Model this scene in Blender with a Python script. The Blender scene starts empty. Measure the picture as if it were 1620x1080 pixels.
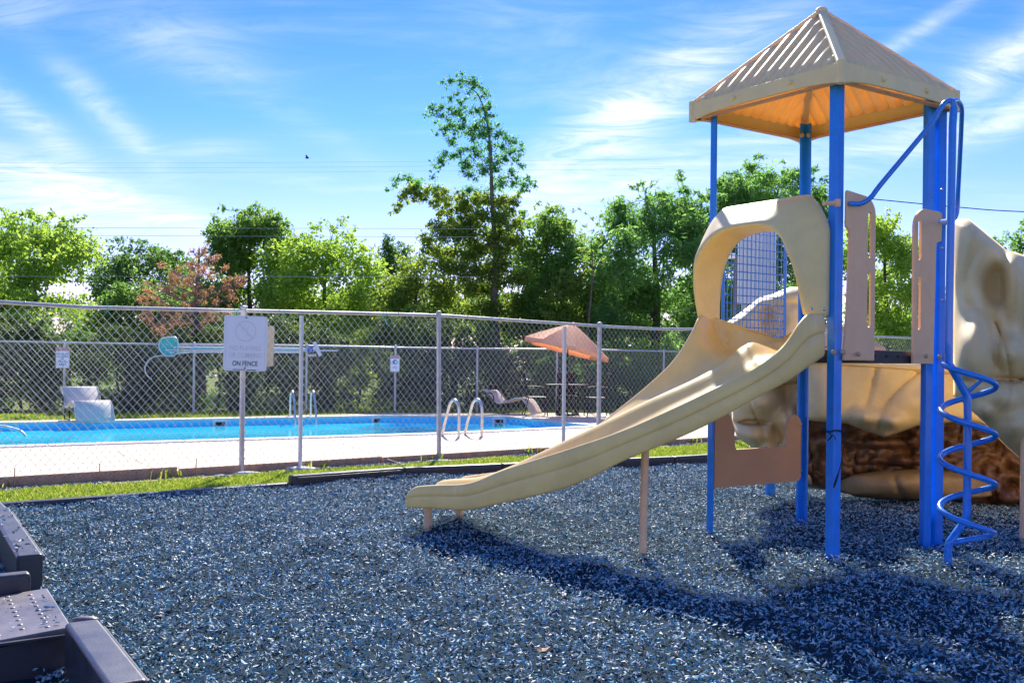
import bpy, bmesh, math, random
import numpy as np
from mathutils import Vector, Matrix, noise
R = math.radians
rng = np.random.default_rng(7)
random.seed(7)
S = bpy.context.scene
COL = S.collection

# ------------------------------------------------------------------ camera, sky, sun, exposure
CAMH, FPX, ROLL = 1.25, 1500.0, 0.0105
cam = bpy.data.objects.new('camera', bpy.data.cameras.new('camera')); COL.objects.link(cam)
cam.location = (0, 0, CAMH); cam.rotation_euler = (R(90), -ROLL, 0)
cam.data.sensor_width = 36; cam.data.lens = 36*FPX/1620; cam.data.shift_y = 33/1620
cam.data.clip_start = .05; cam.data.clip_end = 3000
S.camera = cam
SUN_EL, SHX, SHY = 46.0, -.02, -1.27          # a thing 1 m high throws its shadow by (SHX, SHY)
SUN_AZ = math.atan2(-SHX, -SHY)             # clockwise from +Y towards +X
SUN_EL = math.degrees(math.atan2(1, math.hypot(SHX, SHY)))
w = bpy.data.worlds.new('World'); S.world = w; w.use_nodes = True
def nd(nt, t, **kw):
    n = nt.nodes.new(t)
    for k, v in kw.items():
        if k.startswith('i_'):
            key = k[2:]
            key = int(key) if key.isdigit() else key.replace('_', ' ')
            n.inputs[key].default_value = v
        else: setattr(n, k, v)
    return n
def math_n(nt, op, a, b=None, clamp=False):
    n = nt.nodes.new('ShaderNodeMath'); n.operation = op; n.use_clamp = clamp
    for i, v in enumerate((a, b)):
        if v is None: continue
        if isinstance(v, (int, float)): n.inputs[i].default_value = v
        else: nt.links.new(v, n.inputs[i])
    return n.outputs[0]
def vdot(nt, a, vec):
    n = nt.nodes.new('ShaderNodeVectorMath'); n.operation = 'DOT_PRODUCT'
    nt.links.new(a, n.inputs[0]); n.inputs[1].default_value = vec
    return n.outputs['Value']
def pxdir(x, y):
    dx, dy = x-810, y-573
    u = dx*math.cos(ROLL)+dy*math.sin(ROLL); v = -dx*math.sin(ROLL)+dy*math.cos(ROLL)
    return Vector((u/FPX, 1, -v/FPX))
def build_world():
    nt = w.node_tree; nt.nodes.clear()
    out = nd(nt, 'ShaderNodeOutputWorld'); bg = nd(nt, 'ShaderNodeBackground'); bg.inputs[1].default_value = .085
    sky = nd(nt, 'ShaderNodeTexSky', sky_type='NISHITA'); sky.sun_disc = False
    sky.sun_elevation = R(SUN_EL); sky.sun_rotation = SUN_AZ
    sky.air_density = 1.0; sky.dust_density = .25; sky.ozone_density = 2.5
    tc = nd(nt, 'ShaderNodeTexCoord'); d = tc.outputs['Generated']
    sz = nd(nt, 'ShaderNodeSeparateXYZ'); nt.links.new(d, sz.inputs[0])
    cr = nd(nt, 'ShaderNodeValToRGB'); e = cr.color_ramp.elements; e[0].position = 0; e[0].color = (.64, .44, .62, 1); e[1].position = 1; e[1].color = (.44, .50, .68, 1)
    for pos, c in ((.12, (.34, .335, .62)), (.24, (.15, .275, .63)), (.38, (.07, .19, .60)), (.6, (.24, .36, .66))):
        el = e.new(pos); el.color = (*c, 1)
    nt.links.new(sz.outputs[2], cr.inputs[0])
    hs = nd(nt, 'ShaderNodeMix', data_type='RGBA', i_0=1.0); hs.blend_type = 'MULTIPLY'; nt.links.new(sky.outputs[0], hs.inputs[6]); nt.links.new(cr.outputs[0], hs.inputs[7])
    # thin cirrus: streaked noise on the plane of the clouds, with a few larger wisps
    sep = nd(nt, 'ShaderNodeSeparateXYZ'); nt.links.new(d, sep.inputs[0])
    zz = math_n(nt, 'ADD', math_n(nt, 'MAXIMUM', sep.outputs[2], 0.0), .12)
    cx = math_n(nt, 'DIVIDE', sep.outputs[0], zz); cy = math_n(nt, 'DIVIDE', sep.outputs[1], zz)
    cmb = nd(nt, 'ShaderNodeCombineXYZ'); nt.links.new(cx, cmb.inputs[0]); nt.links.new(cy, cmb.inputs[1])
    mp = nd(nt, 'ShaderNodeMapping'); mp.inputs['Rotation'].default_value = (0, 0, R(28)); mp.inputs['Scale'].default_value = (.6, 1.35, 1)
    nt.links.new(cmb.outputs[0], mp.inputs[0])
    n1 = nd(nt, 'ShaderNodeTexNoise', i_Scale=1.3, i_Detail=9, i_Roughness=.62, i_Distortion=.9); nt.links.new(mp.outputs[0], n1.inputs['Vector'])
    n2 = nd(nt, 'ShaderNodeTexNoise', i_Scale=4.2, i_Detail=10, i_Roughness=.66, i_Distortion=1.6); nt.links.new(mp.outputs[0], n2.inputs['Vector'])
    base = nd(nt, 'ShaderNodeMapRange'); base.inputs[1].default_value = .49; base.inputs[2].default_value = .89
    base.inputs[3].default_value = 0; base.inputs[4].default_value = .55
    nt.links.new(n1.outputs[0], base.inputs[0])
    tot = base.outputs[0]
    for (x, y, ang, la, lb, s) in WISPS:
        c = pxdir(x, y).normalized()
        e = Vector((1, 0, 0)); up = Vector((0, 0, 1))
        t = e*math.cos(R(ang)) + up*math.sin(R(ang)); q = -e*math.sin(R(ang)) + up*math.cos(R(ang))
        a = math_n(nt, 'DIVIDE', math_n(nt, 'SUBTRACT', vdot(nt, d, t), c.dot(t)), la/FPX)
        b = math_n(nt, 'DIVIDE', math_n(nt, 'SUBTRACT', vdot(nt, d, q), c.dot(q)), lb/FPX)
        r2 = math_n(nt, 'ADD', math_n(nt, 'MULTIPLY', a, a), math_n(nt, 'MULTIPLY', b, b))
        g = math_n(nt, 'MULTIPLY', math_n(nt, 'POWER', 2.718, math_n(nt, 'MULTIPLY', r2, -1.0)), s)
        front = math_n(nt, 'GREATER_THAN', sep.outputs[1], 0.0)
        tot = math_n(nt, 'ADD', tot, math_n(nt, 'MULTIPLY', g, front))
    st = nd(nt, 'ShaderNodeMapRange'); st.inputs[1].default_value = .32; st.inputs[2].default_value = .68; st.inputs[3].default_value = .12; st.inputs[4].default_value = 1.0
    nt.links.new(n2.outputs[0], st.inputs[0])
    m = math_n(nt, 'MULTIPLY', tot, st.outputs[0], True)
    m = math_n(nt, 'MULTIPLY', m, .85, True)
    m = math_n(nt, 'MULTIPLY', m, math_n(nt, 'MULTIPLY', math_n(nt, 'MAXIMUM', math_n(nt, 'ADD', sep.outputs[2], .02), 0), 14, True))
    mix = nd(nt, 'ShaderNodeMix', data_type='RGBA'); nt.links.new(m, mix.inputs[0])
    nt.links.new(hs.outputs[2], mix.inputs[6]); mix.inputs[7].default_value = (3.1, 3.25, 3.4, 1)
    nt.links.new(mix.outputs[2], bg.inputs[0]); nt.links.new(bg.outputs[0], out.inputs[0])
# x, y (where in the sky), tilt in degrees, half length, half width, strength
WISPS = [(960, 215, 38, 190, 48, .95), (1040, 150, 30, 260, 40, .55), (1010, 285, 20, 130, 34, .8), (1460, 45, 30, 150, 11, .55), (1590, 95, 35, 120, 26, .9),
         (1420, 230, 12, 240, 30, .6), (45, 190, -40, 75, 20, .8), (175, 185, -48, 90, 20, .62), (290, 70, -10, 110, 45, .42),
         (230, 330, -16, 150, 20, 1.1), (60, 290, -8, 130, 40, .75), (60, 335, -6, 120, 22, .7), (330, 235, 8, 70, 14, .45), (1590, 190, 20, 90, 20, .5), (470, 190, -25, 130, 22, .22),
         (20, 15, 20, 60, 25, .5), (640, 295, 4, 60, 5, .5), (1250, 215, 20, 150, 40, .5)]
build_world()
sun = bpy.data.objects.new('sun', bpy.data.lights.new('sun', 'SUN')); COL.objects.link(sun)
sun.data.energy = 2.1; sun.data.angle = R(2.0); sun.data.color = (1, .95, .86)
sun.rotation_euler = Vector((-SHX, -SHY, 1)).to_track_quat('Z', 'Y').to_euler()
S.view_settings.view_transform = 'Standard'; S.view_settings.look = 'None'; S.view_settings.gamma = 1
S.view_settings.use_curve_mapping = False; S.view_settings.exposure = 2.2
S.cycles.max_bounces = 8; S.cycles.transparent_max_bounces = 12

# ------------------------------------------------------------------ helpers
def at(x, y, Y):
    "place in the world of a sighting x, y (in the photo's pixels) taken at Y metres"
    return pxdir(x, y)*Y + Vector((0, 0, CAMH))
def gr(x, y, z=0):
    d = pxdir(x, y); t = (CAMH-z)/-d.z
    return Vector((d.x*t, t, z))
def tag(o, label=None, cat=None, group=None, kind=None):
    if label: o['label'] = label
    if cat: o['category'] = cat
    if group: o['group'] = group
    if kind: o['kind'] = kind
    return o
def thing(name, label, cat, loc=(0, 0, 0), rz=0, group=None):
    o = bpy.data.objects.new(name, None); COL.objects.link(o); o.location = loc; o.rotation_euler = (0, 0, rz)
    o.empty_display_size = .2
    return tag(o, label, cat, group)
class MB:
    def __init__(s): s.v = []; s.f = []
    def add(s, vs, fs):
        n = len(s.v); s.v += [tuple(p) for p in vs]; s.f += [tuple(i+n for i in f) for f in fs]; return s
    def box(s, c, size, ax=None):
        c = Vector(c); ax = ax or (Vector((1, 0, 0)), Vector((0, 1, 0)), Vector((0, 0, 1)))
        h = [a*(k/2) for a, k in zip(ax, size)]
        vs = [c+h[0]*i+h[1]*j+h[2]*k for i in (-1, 1) for j in (-1, 1) for k in (-1, 1)]
        return s.add(vs, [(0, 1, 3, 2), (4, 6, 7, 5), (0, 4, 5, 1), (2, 3, 7, 6), (0, 2, 6, 4), (1, 5, 7, 3)])
    def tube(s, pts, r, n=8, cap=True):
        pts = [Vector(p) for p in pts]; m = len(pts)
        rs = r if isinstance(r, (list, tuple)) else [r]*m
        t0 = (pts[1]-pts[0]).normalized(); a = t0.orthogonal().normalized(); vs = []
        for i, p in enumerate(pts):
            t = (pts[min(i+1, m-1)]-pts[max(i-1, 0)]).normalized()
            a = (a - t*a.dot(t)).normalized(); b = t.cross(a)
            vs += [p+(a*math.cos(2*math.pi*k/n)+b*math.sin(2*math.pi*k/n))*rs[i] for k in range(n)]
        fs = [(i*n+k, i*n+(k+1) % n, (i+1)*n+(k+1) % n, (i+1)*n+k) for i in range(m-1) for k in range(n)]
        if cap: fs += [tuple(reversed(range(n))), tuple(range((m-1)*n, m*n))]
        return s.add(vs, fs)
    def prism(s, poly, off):
        "flat polygon (3D points) pushed by a vector"
        off = Vector(off); n = len(poly); vs = [Vector(p) for p in poly]; vs += [p+off for p in vs]
        return s.add(vs, [tuple(range(n)), tuple(reversed(range(n, 2*n)))]+[(i, i+n, (i+1) % n+n, (i+1) % n) for i in range(n)])
    def ball(s, c, r, nu=8, nv=5, sc=(1, 1, 1)):
        c = Vector(c); vs = [c+Vector((0, 0, r*sc[2]))]
        for j in range(1, nv):
            th = math.pi*j/nv
            vs += [c+Vector((r*sc[0]*math.sin(th)*math.cos(2*math.pi*k/nu), r*sc[1]*math.sin(th)*math.sin(2*math.pi*k/nu), r*sc[2]*math.cos(th))) for k in range(nu)]
        vs.append(c-Vector((0, 0, r*sc[2]))); fs = [(0, 1+k, 1+(k+1) % nu) for k in range(nu)]
        fs += [(1+j*nu+k, 1+(j+1)*nu+k, 1+(j+1)*nu+(k+1) % nu, 1+j*nu+(k+1) % nu) for j in range(nv-2) for k in range(nu)]
        l = len(vs)-1; fs += [(l, 1+(nv-2)*nu+(k+1) % nu, 1+(nv-2)*nu+k) for k in range(nu)]
        return s.add(vs, fs)
    def build(s, name, mat, parent=None, smooth=None, bevel=0, recalc=True, solid=0, seg=2):
        me = bpy.data.meshes.new(name); me.from_pydata(s.v, [], s.f)
        if recalc:
            bm = bmesh.new(); bm.from_mesh(me); bmesh.ops.recalc_face_normals(bm, faces=bm.faces); bm.to_mesh(me); bm.free()
        me.materials.append(mat); o = bpy.data.objects.new(name, me); COL.objects.link(o)
        if smooth is not None:
            me.polygons.foreach_set('use_smooth', [True]*len(me.polygons))
            if smooth < 180: me.set_sharp_from_angle(angle=R(smooth))
        if solid:
            m = o.modifiers.new('solid', 'SOLIDIFY'); m.thickness = solid; m.offset = 0
        if bevel:
            m = o.modifiers.new('bevel', 'BEVEL'); m.width = bevel; m.segments = seg; m.limit_method = 'ANGLE'; m.angle_limit = R(35)
            me.polygons.foreach_set('use_smooth', [True]*len(me.polygons)); m.harden_normals = True
        if parent:
            o.parent = parent
            M = Matrix.LocRotScale(parent.location, parent.rotation_euler, None)
            q = parent.parent
            if q: M = Matrix.LocRotScale(q.location, q.rotation_euler, None) @ M
            o['_abs'] = 1; del o['_abs']
        return o
def local(parent, mb):
    "shift a builder whose points were given in world metres into its thing's own space"
    M = Matrix.LocRotScale(parent.location, parent.rotation_euler, None).inverted()
    mb.v = [tuple(M @ Vector(p)) for p in mb.v]; return mb
def part(mb, name, mat, parent, **kw): return local(parent, mb).build(name, mat, parent, **kw)
def sub(mb, name, mat, p, **kw):
    "a sub-part: its part sits at the thing's own origin"
    local(p.parent, mb); o = mb.build(name, mat, None, **kw); o.parent = p; return o
def copy_tree(o, parent=None):
    c = o.copy(); COL.objects.link(c)
    if parent: c.parent = parent
    for ch in list(o.children): copy_tree(ch, c)
    return c
def np_mesh(name, V, F, mat, parent=None, smooth=False):
    V = np.asarray(V, np.float32); F = np.asarray(F, np.int32); me = bpy.data.meshes.new(name)
    me.vertices.add(len(V)); me.vertices.foreach_set('co', V.ravel())
    k = F.shape[1]; me.loops.add(F.size); me.loops.foreach_set('vertex_index', F.ravel())
    me.polygons.add(len(F)); me.polygons.foreach_set('loop_start', np.arange(0, F.size, k, dtype=np.int32))
    me.polygons.foreach_set('use_smooth', np.full(len(F), smooth)); me.update(calc_edges=True)
    me.materials.append(mat); o = bpy.data.objects.new(name, me); COL.objects.link(o)
    if parent: o.parent = parent
    return o
def catmull(P, n):
    "n+1 points along a smooth curve through P"
    P = [Vector(p) for p in P]; m = len(P)-1; out = []
    for k in range(n+1):
        t = k/n*m; i = min(int(t), m-1); t -= i
        p0, p1, p2, p3 = P[max(i-1, 0)], P[i], P[i+1], P[min(i+2, m)]
        if i == 0: p0 = p1*2-p2
        if i+2 > m: p3 = p2*2-p1
        out.append(.5*((2*p1)+(p2-p0)*t+(2*p0-5*p1+4*p2-p3)*t*t+(3*p1-p0-3*p2+p3)*t**3))
    return out

# ------------------------------------------------------------------ materials
def mat(name, col, rough=.5, metal=0, spec=.5, var=0.0, scale=6, bump=0, bscale=60, col2=None, coat=0, isl=0, sub_=0, dirt=0):
    m = bpy.data.materials.new(name); m.use_nodes = True; nt = m.node_tree; p = nt.nodes['Principled BSDF']
    p.inputs['Base Color'].default_value = (*col, 1); p.inputs['Roughness'].default_value = rough; p.inputs['Metallic'].default_value = metal
    p.inputs['Specular IOR Level'].default_value = spec; p.inputs['Coat Weight'].default_value = coat
    tc = nd(nt, 'ShaderNodeTexCoord')
    if var or col2:
        n = nd(nt, 'ShaderNodeTexNoise', i_Scale=scale, i_Detail=6, i_Roughness=.65); nt.links.new(tc.outputs['Object'], n.inputs['Vector'])
        cr = nd(nt, 'ShaderNodeValToRGB'); cr.color_ramp.elements[0].position = .32; cr.color_ramp.elements[1].position = .7
        c2 = col2 or tuple(c*(1-var) for c in col)
        cr.color_ramp.elements[0].color = (*c2, 1); cr.color_ramp.elements[1].color = (*(col if col2 else tuple(min(1, c*(1+var)) for c in col)), 1)
        nt.links.new(n.outputs[0], cr.inputs[0]); src = cr.outputs[0]
        if isl:
            src = island(nt, src, isl)
        nt.links.new(src, p.inputs['Base Color'])
        rr = nd(nt, 'ShaderNodeMapRange'); rr.inputs[3].default_value = max(rough-.12, .02); rr.inputs[4].default_value = min(rough+.14, 1)
        nt.links.new(n.outputs[0], rr.inputs[0]); nt.links.new(rr.outputs[0], p.inputs['Roughness'])
    if bump:
        b = nd(nt, 'ShaderNodeBump', i_Strength=bump, i_Distance=.01); n2 = nd(nt, 'ShaderNodeTexNoise', i_Scale=bscale, i_Detail=5, i_Roughness=.6)
        nt.links.new(tc.outputs['Object'], n2.inputs['Vector']); nt.links.new(n2.outputs[0], b.inputs['Height']); nt.links.new(b.outputs[0], p.inputs['Normal'])
    return m
def island(nt, src, amt):
    g = nd(nt, 'ShaderNodeNewGeometry'); mr = nd(nt, 'ShaderNodeMapRange'); mr.inputs[3].default_value = 1-amt; mr.inputs[4].default_value = 1+amt
    nt.links.new(g.outputs['Random Per Island'], mr.inputs[0]); hs = nd(nt, 'ShaderNodeHueSaturation')
    nt.links.new(src, hs.inputs['Color']); nt.links.new(mr.outputs[0], hs.inputs['Value']); return hs.outputs[0]
def ramp_mat(name, stops, rough=.5, spec=.5, trans=0, trans_col=None, big=0, rough_hi=None):
    "colour picked per loose piece (leaf, chip, blade) from a ramp; big = slow drift over the plant"
    m = bpy.data.materials.new(name); m.use_nodes = True; nt = m.node_tree; p = nt.nodes['Principled BSDF']; out = nt.nodes['Material Output']
    g = nd(nt, 'ShaderNodeNewGeometry'); f = g.outputs['Random Per Island']
    if big:
        tc = nd(nt, 'ShaderNodeTexCoord'); n = nd(nt, 'ShaderNodeTexNoise', i_Scale=big, i_Detail=3); nt.links.new(tc.outputs['Object'], n.inputs['Vector'])
        f = math_n(nt, 'ADD', math_n(nt, 'MULTIPLY', f, .55), math_n(nt, 'MULTIPLY', math_n(nt, 'SUBTRACT', n.outputs[0], .28), 1.05), True)
    cr = nd(nt, 'ShaderNodeValToRGB'); e = cr.color_ramp.elements
    for i, (pos, c) in enumerate(stops):
        el = e[i] if i < 2 else e.new(pos)
        el.position = pos; el.color = (*c, 1)
    nt.links.new(f, cr.inputs[0]); nt.links.new(cr.outputs[0], p.inputs['Base Color'])
    p.inputs['Roughness'].default_value = rough; p.inputs['Specular IOR Level'].default_value = spec
    if rough_hi:
        mr = nd(nt, 'ShaderNodeMapRange'); mr.inputs[3].default_value = rough; mr.inputs[4].default_value = rough_hi
        fr = math_n(nt, 'FRACT', math_n(nt, 'MULTIPLY', g.outputs['Random Per Island'], 17.3)); nt.links.new(fr, mr.inputs[0]); nt.links.new(mr.outputs[0], p.inputs['Roughness'])
    if trans:
        t = nd(nt, 'ShaderNodeBsdfTranslucent'); hs = nd(nt, 'ShaderNodeHueSaturation', i_Saturation=1.0, i_Value=2.8); nt.links.new(cr.outputs[0], hs.inputs['Color'])
        mx = nd(nt, 'ShaderNodeMix', data_type='RGBA', i_Factor=.5); mx.blend_type = 'MULTIPLY'; mx.inputs[7].default_value = (*(trans_col or (1, 1, .4)), 1)
        nt.links.new(hs.outputs[0], mx.inputs[6]); nt.links.new(mx.outputs[2], t.inputs[0])
        ms = nd(nt, 'ShaderNodeMixShader', i_Fac=trans); nt.links.new(p.outputs[0], ms.inputs[1]); nt.links.new(t.outputs[0], ms.inputs[2]); nt.links.new(ms.outputs[0], out.inputs[0])
    return m
def wear(m, col, scale=38, cut=.68, amt=.8, stretch=(1, 1, 1)):
    nt = m.node_tree; p = nt.nodes['Principled BSDF']; l = p.inputs['Base Color'].links
    tc = nd(nt, 'ShaderNodeTexCoord'); mp = nd(nt, 'ShaderNodeMapping'); mp.inputs['Scale'].default_value = stretch; nt.links.new(tc.outputs['Object'], mp.inputs[0])
    n = nd(nt, 'ShaderNodeTexNoise', i_Scale=scale, i_Detail=7, i_Roughness=.75); nt.links.new(mp.outputs[0], n.inputs['Vector'])
    mr = nd(nt, 'ShaderNodeMapRange'); mr.inputs[1].default_value = cut; mr.inputs[2].default_value = cut+.05; mr.inputs[4].default_value = amt; nt.links.new(n.outputs[0], mr.inputs[0])
    mx = nd(nt, 'ShaderNodeMix', data_type='RGBA'); nt.links.new(mr.outputs[0], mx.inputs[0]); mx.inputs[7].default_value = (*col, 1)
    if l: nt.links.new(l[0].from_socket, mx.inputs[6])
    else: mx.inputs[6].default_value = p.inputs['Base Color'].default_value
    nt.links.new(mx.outputs[2], p.inputs['Base Color'])
M = {}
M['blue'] = mat('blue_paint', (.006, .235, .78), .32, spec=.5, var=.12, scale=9, coat=.25)
M['blue_tube'] = mat('blue_tube', (.008, .22, .74), .25, spec=.6, var=.1, coat=.5)
M['slide'] = mat('tan_plastic', (.90, .62, .20), .32, spec=.5, var=.10, scale=4, bump=.05, bscale=180)
M['hood'] = mat('hood_plastic', (.90, .66, .25), .35, spec=.5, var=.08, scale=4, bump=.05, bscale=160)
M['rock'] = mat('rock_plastic', (.78, .58, .27), .6, var=.14, scale=3, bump=.12, bscale=90)
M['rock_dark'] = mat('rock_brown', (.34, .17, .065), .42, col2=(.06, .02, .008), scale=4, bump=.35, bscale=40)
M['rockdim'] = mat('rock_shade_tint', (.36, .23, .09), .5, var=.25, scale=3, bump=.15)  # same tan rock plastic, with its shade put into a darker colour
M['pink'] = mat('peach_plastic', (.95, .56, .29), .6, var=.05, scale=8, bump=.15, bscale=260)
M['brown'] = mat('brown_plastic', (.70, .32, .13), .5, var=.06, bump=.12, bscale=220)
M['beige'] = mat('beige_cap', (.52, .36, .22), .4)
M['black'] = mat('black_deck', (.03, .03, .034), .5, var=.3, bump=.2, bscale=200)
M['timber'] = mat('black_timber', (.048, .044, .046), .38, var=.3, scale=5, bump=.1, bscale=120)
M['ramp'] = mat('ramp_plastic', (.13, .11, .11), .4, var=.35, scale=4, bump=.12, bscale=140)
M['steel'] = mat('bolt_steel', (.6, .6, .6), .25, metal=1)
M['galv'] = mat('galvanised', (.56, .54, .52), .5, metal=.3, var=.18, scale=14, bump=.1)
M['galv_white'] = mat('painted_post', (.72, .71, .66), .5, var=.08, scale=12)
M['wire'] = mat('fence_wire', (.56, .54, .49), .5, metal=.1)
M['wire_old'] = mat('old_fence_wire', (.40, .38, .35), .6)
M['concrete'] = mat('deck_concrete', (.80, .62, .46), .9, col2=(.70, .54, .41), scale=.8, bump=.25, bscale=70)
M['coping'] = mat('coping', (.74, .67, .60), .75, var=.05)
M['poolwall'] = mat('pool_wall', (.05, .72, .95), .5, var=.05, scale=1)
M['board'] = mat('fence_board', (.60, .36, .20), .85, col2=(.34, .21, .13), scale=9, bump=.4)
M['sign'] = mat('sign_white', (.95, .93, .90), .4, var=.02)
M['sign_back'] = mat('sign_back', (.46, .41, .33), .6, var=.08)
M['fade'] = mat('faded_print', (.84, .73, .72), .6)
M['ink'] = mat('dark_print', (.05, .055, .06), .6)
M['red'] = mat('red_print', (.62, .12, .11), .5)
M['pinkrim'] = mat('faded_red_print', (.72, .42, .40), .5)
M['blueink'] = mat('blue_print', (.12, .14, .42), .5)
M['white'] = mat('white_plastic', (.75, .75, .74), .4)
M['lounge'] = mat('lounge_sling', (.66, .60, .53), .9, spec=.05, var=.05)
M['darkmetal'] = mat('dark_metal', (.035, .03, .03), .6, spec=.15)
M['umbrella'] = mat('umbrella_fabric', (1.0, .78, .50), .8, var=.04)
M['teal'] = mat('teal_net', (.08, .55, .50), .7)
M['polelight'] = mat('pole_blue', (.05, .40, .58), .35)
M['chrome'] = mat('rail_steel', (.62, .60, .56), .28, metal=.75)
M['bark'] = mat('bark', (.13, .10, .075), .9, col2=(.07, .052, .04), scale=10, bump=.6, bscale=30)
M['greybark'] = mat('grey_bark', (.20, .165, .145), .9, col2=(.12, .10, .09), scale=12, bump=.6, bscale=30)
M['wallwhite'] = mat('white_siding', (.88, .87, .84), .6, var=.03)
M['roofgrey'] = mat('grey_roof', (.33, .34, .36), .7)
M['road'] = mat('pale_road', (.44, .41, .37), .9, var=.08)
M['cable'] = mat('cable', (.09, .09, .09), .6)
M['bird'] = mat('bird', (.02, .02, .02), .8)
M['dirt'] = mat('bare_dirt', (.34, .25, .19), .95, col2=(.22, .16, .12), scale=7, bump=.5)
M['leafbrown'] = mat('dry_leaf', (.50, .30, .16), .8)
M['grille'] = mat('skimmer_dark', (.01, .02, .03), .6)

m = ramp_mat('mulch_chips', [(0, (.008, .020, .028)), (.18, (.025, .07, .09)), (.32, (.10, .22, .27)), (.46, (.05, .33, .50)), (.57, (.20, .38, .45)), (.72, (.42, .55, .57)), (.88, (.64, .68, .64)), (1, (.84, .76, .64))], rough=.5, spec=.35, rough_hi=.8)
M['chips'] = m
wear(M['blue'], (.45, .50, .55), 30, .70, .7); wear(M['blue_tube'], (.35, .42, .5), 34, .71, .6)
wear(M['slide'], (.90, .76, .50), 9, .62, .35, (1, 1, .35)); wear(M['slide'], (.42, .29, .12), 22, .69, .5); wear(M['hood'], (.42, .30, .14), 16, .70, .35)
wear(M['rock'], (.40, .27, .11), 14, .67, .4); wear(M['pink'], (.35, .25, .2), 30, .71, .4); wear(M['timber'], (.20, .18, .17), 12, .64, .5); wear(M['ramp'], (.34, .30, .24), 9, .60, .5)
wear(M['fascia'] if 'fascia' in M else M['beige'], (.3, .22, .12), 20, .7, .3); wear(M['concrete'], (.52, .42, .33), 3.0, .60, .4); wear(M['galv'], (.30, .27, .24), 20, .66, .5)
M['mulchbed'] = mat('mulch_bed', (.03, .065, .09), .9, spec=.05, col2=(.006, .014, .02), scale=55, bump=1.0, bscale=70)
M['pebbles'] = ramp_mat('pebbles', [(0, (.05, .06, .07)), (.4, (.16, .17, .18)), (.75, (.34, .33, .31)), (1, (.5, .45, .40))], rough=.7)
M['grassblade'] = ramp_mat('grass_blades', [(0, (.12, .18, .018)), (.5, (.20, .27, .03)), (.85, (.30, .34, .055)), (1, (.42, .36, .13))], rough=.6, spec=.25, trans=.35)
def ground_mat():
    m = bpy.data.materials.new('lawn'); m.use_nodes = True; nt = m.node_tree; p = nt.nodes['Principled BSDF']; p.inputs['Roughness'].default_value = .95
    p.inputs['Specular IOR Level'].default_value = .1
    tc = nd(nt, 'ShaderNodeTexCoord'); a = nd(nt, 'ShaderNodeTexNoise', i_Scale=.6, i_Detail=8, i_Roughness=.7); b = nd(nt, 'ShaderNodeTexNoise', i_Scale=30, i_Detail=5)
    for n in (a, b): nt.links.new(tc.outputs['Object'], n.inputs['Vector'])
    f = math_n(nt, 'ADD', math_n(nt, 'MULTIPLY', a.outputs[0], .6), math_n(nt, 'MULTIPLY', b.outputs[0], .4))
    cr = nd(nt, 'ShaderNodeValToRGB'); e = cr.color_ramp.elements; e[0].position = .36; e[0].color = (.085, .13, .018, 1); e[1].position = .64; e[1].color = (.24, .27, .06, 1)
    nt.links.new(f, cr.inputs[0]); nt.links.new(cr.outputs[0], p.inputs[0])
    bp = nd(nt, 'ShaderNodeBump', i_Strength=.7, i_Distance=.03); nt.links.new(b.outputs[0], bp.inputs['Height']); nt.links.new(bp.outputs[0], p.inputs['Normal'])
    return m
M['lawn'] = ground_mat()
def water_mat():
    m = bpy.data.materials.new('pool_water'); m.use_nodes = True; nt = m.node_tree; p = nt.nodes['Principled BSDF']
    p.inputs['Roughness'].default_value = .08; p.inputs['Specular IOR Level'].default_value = .22
    tc = nd(nt, 'ShaderNodeTexCoord'); a = nd(nt, 'ShaderNodeTexNoise', i_Scale=.5, i_Detail=4); nt.links.new(tc.outputs['Object'], a.inputs['Vector'])
    cr = nd(nt, 'ShaderNodeValToRGB'); e = cr.color_ramp.elements; e[0].position = .3; e[0].color = (.012, .56, .78, 1); e[1].position = .7; e[1].color = (.05, .66, .86, 1)
    nt.links.new(a.outputs[0], cr.inputs[0]); nt.links.new(cr.outputs[0], p.inputs[0])
    b = nd(nt, 'ShaderNodeTexNoise', i_Scale=3.5, i_Detail=4, i_Distortion=.6); nt.links.new(tc.outputs['Object'], b.inputs['Vector'])
    bp = nd(nt, 'ShaderNodeBump', i_Strength=.12, i_Distance=.05); nt.links.new(b.outputs[0], bp.inputs['Height']); nt.links.new(bp.outputs[0], p.inputs['Normal'])
    return m
M['water'] = water_mat()
def roof_mat():
    m = mat('roof_plastic', (.93, .92, .50), .45, var=.05); nt = m.node_tree; p = nt.nodes['Principled BSDF']; out = nt.nodes['Material Output']
    t = nd(nt, 'ShaderNodeBsdfTranslucent'); t.inputs[0].default_value = (1.0, .50, .07, 1)
    ms = nd(nt, 'ShaderNodeMixShader', i_Fac=.32); nt.links.new(p.outputs[0], ms.inputs[1]); nt.links.new(t.outputs[0], ms.inputs[2]); nt.links.new(ms.outputs[0], out.inputs[0])
    return m
M['roof'] = roof_mat()
def umb_mat():
    nt = M['umbrella'].node_tree; p = nt.nodes['Principled BSDF']; out = nt.nodes['Material Output']
    t = nd(nt, 'ShaderNodeBsdfTranslucent'); t.inputs[0].default_value = (1.0, .52, .26, 1)
    ms = nd(nt, 'ShaderNodeMixShader', i_Fac=.6); nt.links.new(p.outputs[0], ms.inputs[1]); nt.links.new(t.outputs[0], ms.inputs[2]); nt.links.new(ms.outputs[0], out.inputs[0])
umb_mat()
def leafm(name, lo, mid, hi, tr=.5, big=.5): return ramp_mat(name, [(0, lo), (.5, mid), (1, hi)], rough=.5, spec=.3, trans=tr, big=big)
M['leaf_bright'] = leafm('leaf_bright', (.09, .16, .022), (.18, .27, .04), (.32, .40, .09))
M['leaf_mid'] = leafm('leaf_mid', (.06, .115, .025), (.11, .19, .038), (.21, .30, .075))
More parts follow.
